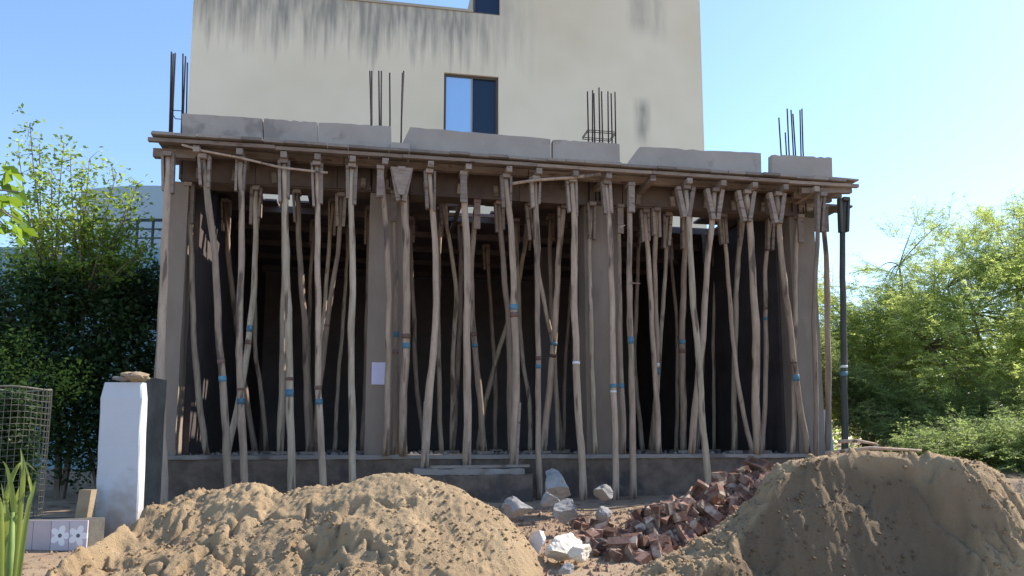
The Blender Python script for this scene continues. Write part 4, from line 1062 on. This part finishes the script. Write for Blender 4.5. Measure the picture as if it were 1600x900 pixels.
def blob_bush(name, label, cat, base, blobs, n, size, mt, trunk=True, group=None, aspect=.5, hollow=0.35, extra_twigs=True):
    """bush from ellipsoid clumps given as (centre Vector, rx, ry, rz)"""
    root = thing(name, base, label, cat, group)
    vol = np.array([b[1]*b[2]*b[3] for b in blobs])**(2/3); pr = vol/vol.sum(); C = []
    tw = []
    for b, p in zip(blobs, pr):
        k = int(n*p); q = rng.normal(size=(k,3)); q /= np.linalg.norm(q, axis=1)[:,None]
        rr = (hollow + (1-hollow)*rng.random(k)**0.6)
        # uneven surface: radius modulated by direction noise
        mod = 1 + 0.55*fbm(q[:,0]*2.3+b[0].x*3, q[:,2]*2.3+q[:,1]*2+b[0].z, 5, 3)
        rr = rr*mod
        C.append(np.array(b[0]) + q*rr[:,None]*np.array([b[1], b[2], b[3]]))
        if trunk:
            P = bez(base, b[0], (0,0,.15), 6); tw.append((P, [0.03*(1-i/8)+.005 for i in range(7)]))
            for _ in range(8):
                v = Vector((random.gauss(0,1), random.gauss(0,1), random.gauss(0.2,1))).normalized()
                e = b[0] + Vector((v.x*b[1], v.y*b[2], v.z*b[3]))*0.95; tw.append((bez(b[0], e, (0,0,.03), 3), [.009,.007,.005,.003]))
    C = np.concatenate(C); gz = np.interp(C[:,1], GY, GZ); C = C[C[:,2] > gz+0.03]
    if tw: mk('trunk', *twigs_tubes(tw), M['bark'], root)
    V, Fq = leaves(C, size, 0.4, aspect); mk('crown', V, Fq, M[mt], root)
    return root
def B(px, py, Y, rx, rz, ry=None): 
    c = at(px, py, Y); return (c, rx/F*Y, (ry or rx)/F*Y, rz/F*Y)
def gb(px, Y):
    c = at(px, 700, Y); return Vector((c.x, c.y, float(ground(c.x, c.y))))
blob_bush('bush', 'dense dark green bush under the slender tree at far left', 'bush', gb(40, 9.3), [B(20,500,9.3,75,95), B(60,600,9.2,70,110), B(-40,560,9.4,80,140), B(90,470,9.5,55,60)], 16000, (.04,.10), 'hedge')
blob_bush('bush', 'dark bush behind the white post, its top level with the teal wall', 'bush', gb(160, 9.8), [B(150,500,9.8,70,85), B(185,600,9.7,65,120), B(120,640,9.6,60,110), B(210,470,10.2,50,60)], 16000, (.04,.10), 'hedge')
blob_bush('bush', 'dark foliage filling the gap beside the left column', 'bush', gb(225, 11), [B(232,560,11,50,150), B(215,460,11.2,50,70), B(250,660,10.8,50,90), B(170,450,11.2,60,50)], 9000, (.04,.10), 'hedge')
blob_bush('bush', 'low bush with lit leaf tips above the wire guard', 'bush', gb(90, 8.6), [B(70,600,8.6,40,45), B(115,590,8.6,35,35), B(30,560,8.7,40,60)], 900, (.03,.07), 'leafl', trunk=False)
# broad leaves reaching in at the far left edge
def edge_tree():
    base = Vector((-3.9, 4.6, float(ground(-3.9, 4.6))))
    root = thing('broad_leaf_tree', base, 'branch of large yellow-green leaves reaching in at the left edge', 'tree')
    tw = [(bez(base, at(-60, 300, 5.0), (0,0,.1), 8), [.05*(1-i/12) for i in range(9)])]; C = []
    for (px, py) in ((20,268),(28,300),(10,330),(32,345),(5,290),(15,360),(-20,320),(-30,270),(25,320),(-60,350),(-80,290),(-40,240),(2,255),(18,340)):
        e = at(px, py, 5.0+random.uniform(-.15,.15)); tw.append((bez(at(-60,300,5.0), e, (0,0,.03), 4), [.008,.007,.006,.005,.004]))
        for _ in range(5): C.append(e + Vector((random.gauss(0,.035), random.gauss(0,.06), random.gauss(0,.035))))
    mk('trunk', *twigs_tubes(tw), M['bark'], root)
    V, Fq = leaves(np.array([tuple(c) for c in C]), (0.09, 0.15), 0.4, 0.55, droop=np.array([.15,0,-.5])); mk('crown', V, Fq, M['leafbig'], root)
edge_tree()
# broad-bladed plant in the left foreground
def blade_plant():
    base = Vector((at(20, 900, 3.3).x, 3.3, float(ground(0, 3.3))))
    root = thing('bladed_plant', base, 'tall plant with long arching green blades in the left foreground', 'plant')
    specs = [([(14,905),(8,820),(14,760),(34,722),(58,738)], .028), ([(20,905),(32,800),(36,730),(32,700)], .022), ([(16,905),(22,840),(20,780),(12,735),(4,720)], .026),
             ([(24,905),(40,820),(52,765),(56,752)], .022), ([(10,905),(2,830),(-6,770),(-20,730)], .028), ([(12,905),(8,850),(10,800),(2,755)], .03),
             ([(22,905),(30,860),(45,790),(50,770),(44,742),(36,712)], .02), ([(16,905),(15,850),(24,790),(30,760)], .03), ([(6,905),(-10,840),(-30,800)], .03)]
    for j, (pts, wd) in enumerate(specs):
        Yd = 3.3 + random.uniform(-.12,.12); P = [at(px, py, Yd + 0.04*k*random.uniform(-1,1)) for k, (px, py) in enumerate(pts)]
        P[0] = base + (P[0]-base)*0.3
        # smooth
        Q = []
        n = len(P)
        for i in range(n-1):
            for t in (0, .25, .5, .75):
                a0 = P[max(i-1,0)]; a1 = P[i]; a2 = P[i+1]; a3 = P[min(i+2,n-1)]
                Q.append(0.5*((2*a1)+(a2-a0)*t+(2*a0-5*a1+4*a2-a3)*t*t+(3*a1-a0-3*a2+a3)*t**3))
        Q.append(P[-1]); wd *= 0.72; V, Fc = [], []; m_ = len(Q); tw_ = random.uniform(-.6,.6)
        for i, q in enumerate(Q):
            u = i/(m_-1); wv = wd*(0.45+0.9*math.sin(math.pi*min(1, u*0.9+.1)))*(1-u**4)*0.9+0.001
            sd_ = Vector((math.cos(tw_+u), math.sin(tw_+u)*.8, .15)).normalized()
            V += [q - sd_*wv*.5, q + Vector((0,.25,-.25))*wv, q + sd_*wv*.5]
        for i in range(m_-1): Fc += [(3*i,3*i+1,3*i+4,3*i+3),(3*i+1,3*i+2,3*i+5,3*i+4)]
        mk('leaf', V, Fc, M['blade' if j != 0 else 'blade'], root, smooth=True)
    V, Fc = tube([base, at(16,880,3.3), at(20,800,3.3)], [.02,.016,.008], 8); mk('stem', V, Fc, M['stemgreen'], root, smooth=True)
blade_plant()

# feathery thorn trees on the right
def thorn_tree(label, bpx, Yb, outline_blobs, nspray, mt, seed, stems, group=None):
    g = np.random.default_rng(seed); random.seed(seed)
    base = gb(bpx, Yb); root = thing('thorn_tree', base, label, 'tree', group)
    tw = []; C = []; D = []
    forks = []
    for (px, py, dY) in stems:
        f = at(px, py, Yb+dY); forks.append(f); P = bez(base + Vector((random.uniform(-.15,.15),0,0)), f, (random.uniform(-.2,.2),0,.2), 8)
        tw.append((P, [0.06*(1-i/10)+.008 for i in range(9)]))
    areas = np.array([b[2]*b[3] for b in outline_blobs], float); areas /= areas.sum()
    for b, a in zip(outline_blobs, areas):
        for _ in range(int(nspray*a)):
            th = g.uniform(0, 6.28); rr = math.sqrt(g.random()); px = b[0] + b[2]*rr*math.cos(th); py = b[1] + b[3]*rr*math.sin(th); dY = g.normal()*b[4]
            e = at(px, py, Yb+dY)
            if e.z < float(ground(e.x, e.y))+.1: continue
            f = min(forks, key=lambda q: (q-e).length)
            dirv = (e-f); dirv.normalize(); dirv = (dirv*0.7 + Vector((-.35, 0, .25)) + Vector(g.normal(size=3)*.35)).normalized()
            L_ = g.uniform(.25, .6)
            P = [e, e + dirv*L_*.5 + Vector((0,0,.02)), e + dirv*L_ + Vector((0,0,-.04*g.random()))]
            tw.append((P, [.003,.0025,.0015]))
            if g.random() < 0.06: tw.append((bez(f, e, (0,0,g.uniform(0,.3)), 6), [.012,.011,.010,.008,.007,.005,.004]))
            for k in range(9):
                t = k/9+.05; q = P[0].lerp(P[1], t*2) if t < .5 else P[1].lerp(P[2], t*2-1)
                sgn = Vector(g.normal(size=3)*.6) + dirv*.5; sgn.z = sgn.z*.4 - .1; sgn.normalize()
                pv = sgn.cross(Vector((g.normal()*.3, g.normal()*.3, 1))).normalized()
                for m_ in range(6):
                    for sg_ in (-1, 1): C.append(tuple(q + sgn*(0.022*(m_+.5)))); D.append(tuple(pv*sg_*1.6 + sgn*.5))
    mk('trunk', *twigs_tubes(tw, 4), M['bark'], root)
    C = np.array(C); D = np.array(D); V, Fq = leaves(C, (0.026, 0.042), 0.5, 0.36, droop=D, g=g); mk('crown', V, Fq, M[mt], root)
# (px, py, rx, ry, depth spread)
thorn_tree('feathery pale green thorn tree filling the right edge, the tallest there', 1560, 13.0,
   [(1575,420,60,30,.6),(1520,440,70,35,.7),(1610,470,90,60,.9),(1470,490,70,35,.8),(1540,540,100,55,.9),(1440,520,50,35,.7),(1640,400,50,60,.6),(1480,580,90,50,.9),(1600,620,80,60,.8),(1660,540,80,90,.8),(1590,370,50,16,.4),(1600,340,22,12,.3),(1545,350,26,8,.3),(1500,395,30,8,.3),(1560,650,90,40,.8)], 3500, 'leafm', 5,
   [(1520,490,0),(1590,450,.2),(1450,540,-.2),(1560,580,.3),(1480,450,.1)])
thorn_tree('feathery thorn tree with long twigs reaching left over the sky', 1430, 14.2,
   [(1400,510,60,30,.6),(1370,540,60,45,.7),(1430,475,50,22,.5),(1350,580,60,50,.7),(1325,520,28,36,.4),(1400,610,90,50,.8),(1318,610,34,50,.5),(1295,500,18,60,.4),(1430,395,22,8,.3),(1465,372,22,8,.3),(1410,430,24,8,.3),(1385,452,16,8,.3),(1460,430,30,14,.3),(1505,385,30,10,.3),(1400,372,10,6,.2),(1480,345,12,6,.2),(1540,352,14,6,.2),(1370,425,16,7,.2),(1345,450,14,7,.2),(1440,350,14,6,.2),(1400,650,60,30,.6)], 2500, 'leafm', 6,
   [(1370,560,0),(1420,500,.2),(1340,610,0),(1460,440,0),(1405,415,.1),(1430,600,-.1)])
thorn_tree('darker low thorn bush spreading at the foot of the right-hand trees', 1500, 11.8,
   [(1480,660,110,30,.4),(1390,672,50,20,.4),(1580,660,80,40,.4),(1620,710,70,50,.4),(1540,695,80,26,.4),(1440,695,60,14,.4)], 1500, 'leafd', 7,
   [(1450,670,0),(1540,660,0),(1600,670,0),(1410,685,0)])
thorn_tree('low scrub close behind the dark end prop', 1345, 12.2,
   [(1350,645,26,18,.3),(1340,615,22,24,.3),(1390,640,36,24,.3),(1302,590,10,50,.3)], 520, 'leafd', 8, [(1345,655,0),(1380,645,0)])
thorn_tree('leafy green scrub right behind the crest of the right sand heap', 1560, 9.4,
   [(1560,705,70,16,.3),(1620,730,60,40,.3),(1490,700,50,10,.3),(1680,740,60,50,.3)], 1500, 'leafd', 9, [(1540,706,0),(1600,716,0),(1650,730,0)])
for i, (px, py, rx, rz, Yq) in enumerate(((1380,600,260,110,24),(1650,590,260,130,26),(1120,640,200,70,30))):
    blob_bush('far_tree', ['pale distant tree seen through the thorn branches', 'broad distant tree behind the right-hand thorn trees', 'distant tree hidden mostly behind the shell'][i], 'tree', gb(px, Yq),
        [B(px,py,Yq,rx,rz), B(px-rx*.5,py+20,Yq+1,rx*.5,rz*.7), B(px+rx*.5,py+10,Yq+1,rx*.6,rz*.8)], 9000, (.12,.26), 'leafm')
random.seed(77)
# debris at the right end of the plinth
a, z1 = fpx(1284, 640, .9); b, z0 = fpx(1302, 690, .9)
q = fw(a, .9, 0); zg = float(ground(q.x, q.y))
setp(mk('white_board', *bar(fw((a+b)/2, .9, zg), fw((a+b)/2, .93, z1), b-a, 0.02, up=EN), M['board_w'], origin=fw((a+b)/2,.9,zg)), 'small white board standing behind the right-end props', 'board')
for i, (px, py, w_, h_, Yq, mt, lb) in enumerate(((1326,680,34,22,10.2,'rock','pale rubble lump behind the foot of the dark end prop'),(1352,690,30,16,9.6,'rock','flat rubble lump right of the dark end prop'),
        (1300,700,30,14,9.2,'stone','brown stone at the foot of the pale end prop'),(1345,664,26,18,10.6,'bag','crumpled pale bag in the scrub right of the dark prop'),(1420,662,20,16,10.2,'bag','small pale bag caught low in the thorn bush'),(1372,652,22,14,10.6,'rock','grey stone among the scrub roots'))):
    p = at(px, py, Yq); 
    ro_ = rock('rubble_lump', px, py, w_, h_, Yq, mt, lb, 'bag' if mt == 'bag' else 'rubble', seed=50+i)
    gz_ = float(ground(p.x, Yq)) + 0.40*float(sstep(3.7, 4.5, p.x)*sstep(7.4, 8.2, Yq)*sstep(12.5, 11, Yq)) - .03
    ro_.location.z = gz_ + h_/F*Yq*0.35
for i, (pts) in enumerate((((1290,708),(1360,700),(1440,704)),((1310,690),(1370,694)),((1300,714),(1350,706),(1420,712)))):
    P = [at(px, py, 7.7+.2*i) for px, py in pts]
    if len(P) == 2: P.insert(1, (P[0]+P[1])/2 + Vector((0,0,.02)))
    setp(mk('fallen_branch', *tube(P, [.02,.018,.012], 7), M['pole'], smooth=True, origin=P[0]), ['longest dry branch lying along the crest of the right sand heap', 'short dry stick behind the right sand heap', 'thin dry branch just above the right heap crest'][i], 'branch')
# low bank of earth behind the right pile carrying the debris
bx = np.linspace(2.2, 9, 120); by = np.linspace(7.4, 12.5, 90); X, Y = np.meshgrid(bx, by, indexing='ij')
Z = ground(X, Y) + 0.40*sstep(3.7, 4.5, X)*sstep(7.4, 8.2, Y)*sstep(12.5, 11, Y) + 0.06*fbm(X*3, Y*3, 91, 4) - 0.03
setp(mk('earth_bank', np.stack([X.ravel(), Y.ravel(), Z.ravel()], 1), grid_faces(120, 90), M['earth'], smooth=True), kind='structure')

# ================================================================== LEFT: post, kerb, wire guard, neighbour
def postmesh():
    Yp = 6.7; a = at(158, 597, Yp); b = at(222, 597, Yp); c = at(145, 850, Yp); d = at(213, 850, Yp)
    dep = .12; z0 = float(ground(c.x, Yp)) - .05; z1 = a.z; V, Fc = [], []
    k = 10
    rndm = lambda: random.uniform(-.003,.003)
    for i in range(k+1):
        t = i/k; xl = c.x + (a.x-c.x)*t; xr = d.x + (b.x-d.x)*t; z = z0 + (z1-z0)*t
        ins = 0.018 if i == k else 0.0; bev = .009; dep = .12
        for (x, y) in ((xl+bev+ins,Yp+ins),(xr-bev-ins,Yp+ins),(xr-ins,Yp+bev+ins),(xr-ins,Yp+dep-bev),(xr-bev-ins,Yp+dep),(xl+bev+ins,Yp+dep),(xl+ins,Yp+dep-bev),(xl+ins,Yp+bev+ins)):
            V.append(Vector((x+rndm(), y+rndm(), z - (0 if i < k else 0) )))
    for i in range(k):
        for q in range(8): q2 = (q+1) % 8; Fc.append((i*8+q, i*8+q2, (i+1)*8+q2, (i+1)*8+q))
    Fc.append(tuple(k*8+q for q in range(8)))
    o = mk('white_post', V, Fc, M['wpost'], origin=Vector(((c.x+d.x)/2, Yp+.15, z0+.05)))
    setp(o, 'thick white painted gate post beside the left sand pile', 'post'); return z1
zpost = postmesh()
m = rockmesh('stone_block', 71, .135, .11, .05, 3); m.materials.append(M['stone'])
for i, (px, dz, lb) in enumerate(((211, .045, 'brown stone block lying on top of the white post'), (192, .03, 'thin grey stone beside the brown block on the white post'))):
    p = at(px, 590, 6.76); o = bpy.data.objects.new('stone_block', m if i == 0 else m.copy()); COL.objects.link(o); o.location = (p.x, p.y, zpost+dz)
    if i: o.data.materials[0] = M['rock']; o.scale = (.7,.7,.5)
    setp(o, lb, 'stone')
# grey pillar between post and shell
Yq = 7.5; a = at(214, 600, Yq); b = at(238, 600, Yq); V, Fc = [], []
zg = float(ground(a.x, Yq)); ztop = at(230, 590, Yq).z
for i in range(9):
    z = zg - .05 + (ztop-zg+.05)*i/8; e = random.uniform(-.008,.008)
    V += [Vector((a.x+e, Yq, z)), Vector((b.x-e, Yq-e, z)), Vector((b.x+e, Yq+.3, z)), Vector((a.x, Yq+.3, z))]
for i in range(8):
    for q in range(4): q2 = (q+1) % 4; Fc.append((i*4+q, i*4+q2, i*4+4+q2, i*4+4+q))
Fc.append((32,33,34,35))
setp(mk('grey_pillar', V, Fc, M['greypost'], origin=Vector(((a.x+b.x)/2, Yq, zg))), 'rough dark grey pillar between the white post and the shell', 'pillar')
# tiled kerb
def tilemat():
    m = mat('flower_tile', (0.50,0.45,0.50), 0.4, (0.56,0.50,0.55), 4); t = m.node_tree; N = t.nodes; L = t.links; b = N['Principled BSDF']; src = b.inputs['Base Color'].links[0].from_socket
    tc = N.new('ShaderNodeTexCoord'); sx = N.new('ShaderNodeSeparateXYZ'); L.new(tc.outputs['Object'], sx.inputs[0])
    def M_(op, *v):
        q = N.new('ShaderNodeMath'); q.operation = op
        for i, x in enumerate(v):
            if isinstance(x, (int, float)): q.inputs[i].default_value = x
            else: L.new(x, q.inputs[i])
        return q.outputs[0]
    x, z = sx.outputs['X'], sx.outputs['Z']
    th = M_('ARCTAN2', z, x); r = M_('SQRT', M_('ADD', M_('MULTIPLY', x, x), M_('MULTIPLY', z, z)))
    R_ = M_('MULTIPLY_ADD', M_('ABSOLUTE', M_('COSINE', M_('MULTIPLY', th, 2.5))), .045, .038)
    pet = M_('LESS_THAN', r, R_); cen = M_('LESS_THAN', r, .016)
    f = M_('SUBTRACT', pet, cen)
    mx = N.new('ShaderNodeMix'); mx.data_type = 'RGBA'; mx.inputs[7].default_value = (.80,.80,.84,1); L.new(f, mx.inputs[0]); L.new(src, mx.inputs[6])
    mx2 = N.new('ShaderNodeMix'); mx2.data_type = 'RGBA'; mx2.inputs[7].default_value = (.12,.13,.16,1); L.new(cen, mx2.inputs[0]); L.new(mx.outputs[2], mx2.inputs[6])
    L.new(mx2.outputs[2], b.inputs['Base Color']); return m
M['tile'] = tilemat()
M['plaintile'] = mat('plain_tile', (0.42,0.35,0.37), 0.5, (0.50,0.43,0.45), 3)
Yk = 6.25; x0 = at(-60, 820, Yk).x; x1 = at(137, 820, Yk).x; zt = at(80, 813, Yk).z; zg = float(ground(x1, Yk))
kerb = thing('tiled_kerb', Vector(((x0+x1)/2, Yk, zg)), 'low kerb faced with white flower tiles between the wire guard and post', 'kerb')
V, Fc = [], []; add_box(V, Fc, Vector(((x0+x1)/2, Yk+.14, (zg-.1+zt)/2)), Vector(((x1-x0)/2,0,0)), Vector((0,.12,0)), Vector((0,0,(zt-zg+.1)/2)))
mk('kerb_base', V, Fc, M['greypost'], kerb)
tw_ = .145; xx = x1
def tilemesh(m_):
    V, Fc = [], []; add_box(V, Fc, Vector((0,0,0)), Vector((tw_/2-.002,0,0)), Vector((0,.008,0)), Vector((0,0,(zt-zg)/2)))
    me = bpy.data.meshes.new('tile'); me.from_pydata([tuple(v) for v in V], [], Fc); me.materials.append(m_); return me
tm1, tm2 = tilemesh(M['tile']), tilemesh(M['plaintile'])
i = 0
while xx > x0+tw_/2:
    place(tm1 if i < 2 else tm2, 'tile', kerb, (xx-tw_/2, Yk+.011, (zt+zg)/2)); xx -= tw_; i += 1
# short brick stub by the post
p = at(131, 812, 6.5); V, Fc = [], []; add_box(V, Fc, Vector((p.x, 6.52, p.z+.12)), Vector((.05,0,.0)), Vector((0,.05,0)), Vector((.012,0,.125)))
setp(mk('leaning_brick', V, Fc, M['stone'], origin=(p.x, 6.52, p.z)), 'single brown brick leaning on end behind the tiled kerb', 'brick')
# wire tree guard
def guard():
    Yg = 6.6; c = at(18, 700, Yg); r = (at(66,700,Yg).x - c.x); z0 = float(ground(c.x, Yg)); z1 = at(60, 608, Yg).z
    root = thing('wire_guard', Vector((c.x, Yg, z0)), 'round wire mesh tree guard at the left edge', 'tree guard')
    vs = [tube([Vector((c.x+r*math.cos(a), Yg+r*math.sin(a), z0)), Vector((c.x+r*1.03*math.cos(a+.02), Yg+r*1.03*math.sin(a+.02), z1))], .0028, 4) for a in [2*math.pi*i/34 for i in range(34)]]
    hs = []
    for j in range(26):
        z = z0 + (z1-z0)*j/25; rr = .009 if j == 25 else .0028
        P = [Vector((c.x+r*math.cos(a), Yg+r*math.sin(a), z+.008*math.sin(3*a+j*.2))) for a in [2*math.pi*i/28 for i in range(29)]]
        (hs.append(tube(P, rr, 4, cap=False)) if j < 25 else mk('top_ring', *tube(P, rr, 6, cap=False), M['wire'], root))
    mk('wire_mesh', *merge(vs+hs), M['wire'], root)
guard()
blob_bush('sapling', 'dark sapling growing inside the wire guard', 'plant', gb(18, 6.6), [B(15,690,6.6,35,60), B(20,640,6.6,28,30), B(18,740,6.6,34,50)], 5000, (.03,.08), 'hedge')
# neighbour on the left, far back
def boxthing(px0, px1, pyt, Yq, dep, mt, root, nm='wall'):
    a = at(px0, pyt, Yq); b = at(px1, pyt, Yq); zg = .8; V, Fc = [], []
    add_box(V, Fc, Vector(((a.x+b.x)/2, Yq+dep/2, (a.z+zg)/2)), Vector(((b.x-a.x)/2,0,0)), Vector((0,dep/2,0)), Vector((0,0,(a.z-zg)/2)))
    return mk(nm, V, Fc, M[mt], root), a, b
nb = thing('neighbour_house', Vector((-11.5, 20, .9)), 'pale blue flat-roofed house with a dark roof railing, far left behind the trees', 'house')
# upper block with a softly arched roof
a = at(128, 296, 22); b = at(330, 296, 22); V, Fc = [], []
k = 14
for i in range(k+1):
    u = i/k; x = a.x + (b.x-a.x)*u; z = a.z + .12*math.sin(math.pi*u)
    for (yy, zz) in ((22,.9),(22,z),(26,z),(26,.9)): V.append(Vector((x,yy,zz)))
for i in range(k):
    for q in range(3): Fc.append((i*4+q, i*4+4+q, i*4+5+q, i*4+1+q))
Fc += [(0,1,2,3), (k*4+3,k*4+2,k*4+1,k*4)]
mk('upper_storey', V, Fc, M['bluehouse'], nb)
boxthing(-260, 262, 386, 17, 4, 'tealwall', nb, 'lower_storey')
a = at(40, 386, 17.1); b = at(262, 386, 17.1)
zr = at(200, 344, 17.1).z
rl = [bar(Vector((a.x,17.1,zr)), Vector((b.x,17.1,zr)), .05, .06), bar(Vector((a.x,17.1,(zr*2+a.z)/3)), Vector((b.x,17.1,(zr*2+a.z)/3)), .03, .03), bar(Vector((a.x,17.1,(zr+a.z*2)/3)), Vector((b.x,17.1,(zr+a.z*2)/3)), .03, .03)]
k = 9
rr = mk('railing', *merge(rl), M['rail'], nb)
for i in range(k+1):
    x = a.x + (b.x-a.x)*i/k; mk('post', *bar(Vector((x,17.1,a.z)), Vector((x,17.1,zr-.03)), .045, .045), M['rail'], rr)
print('objects', len(bpy.data.objects))
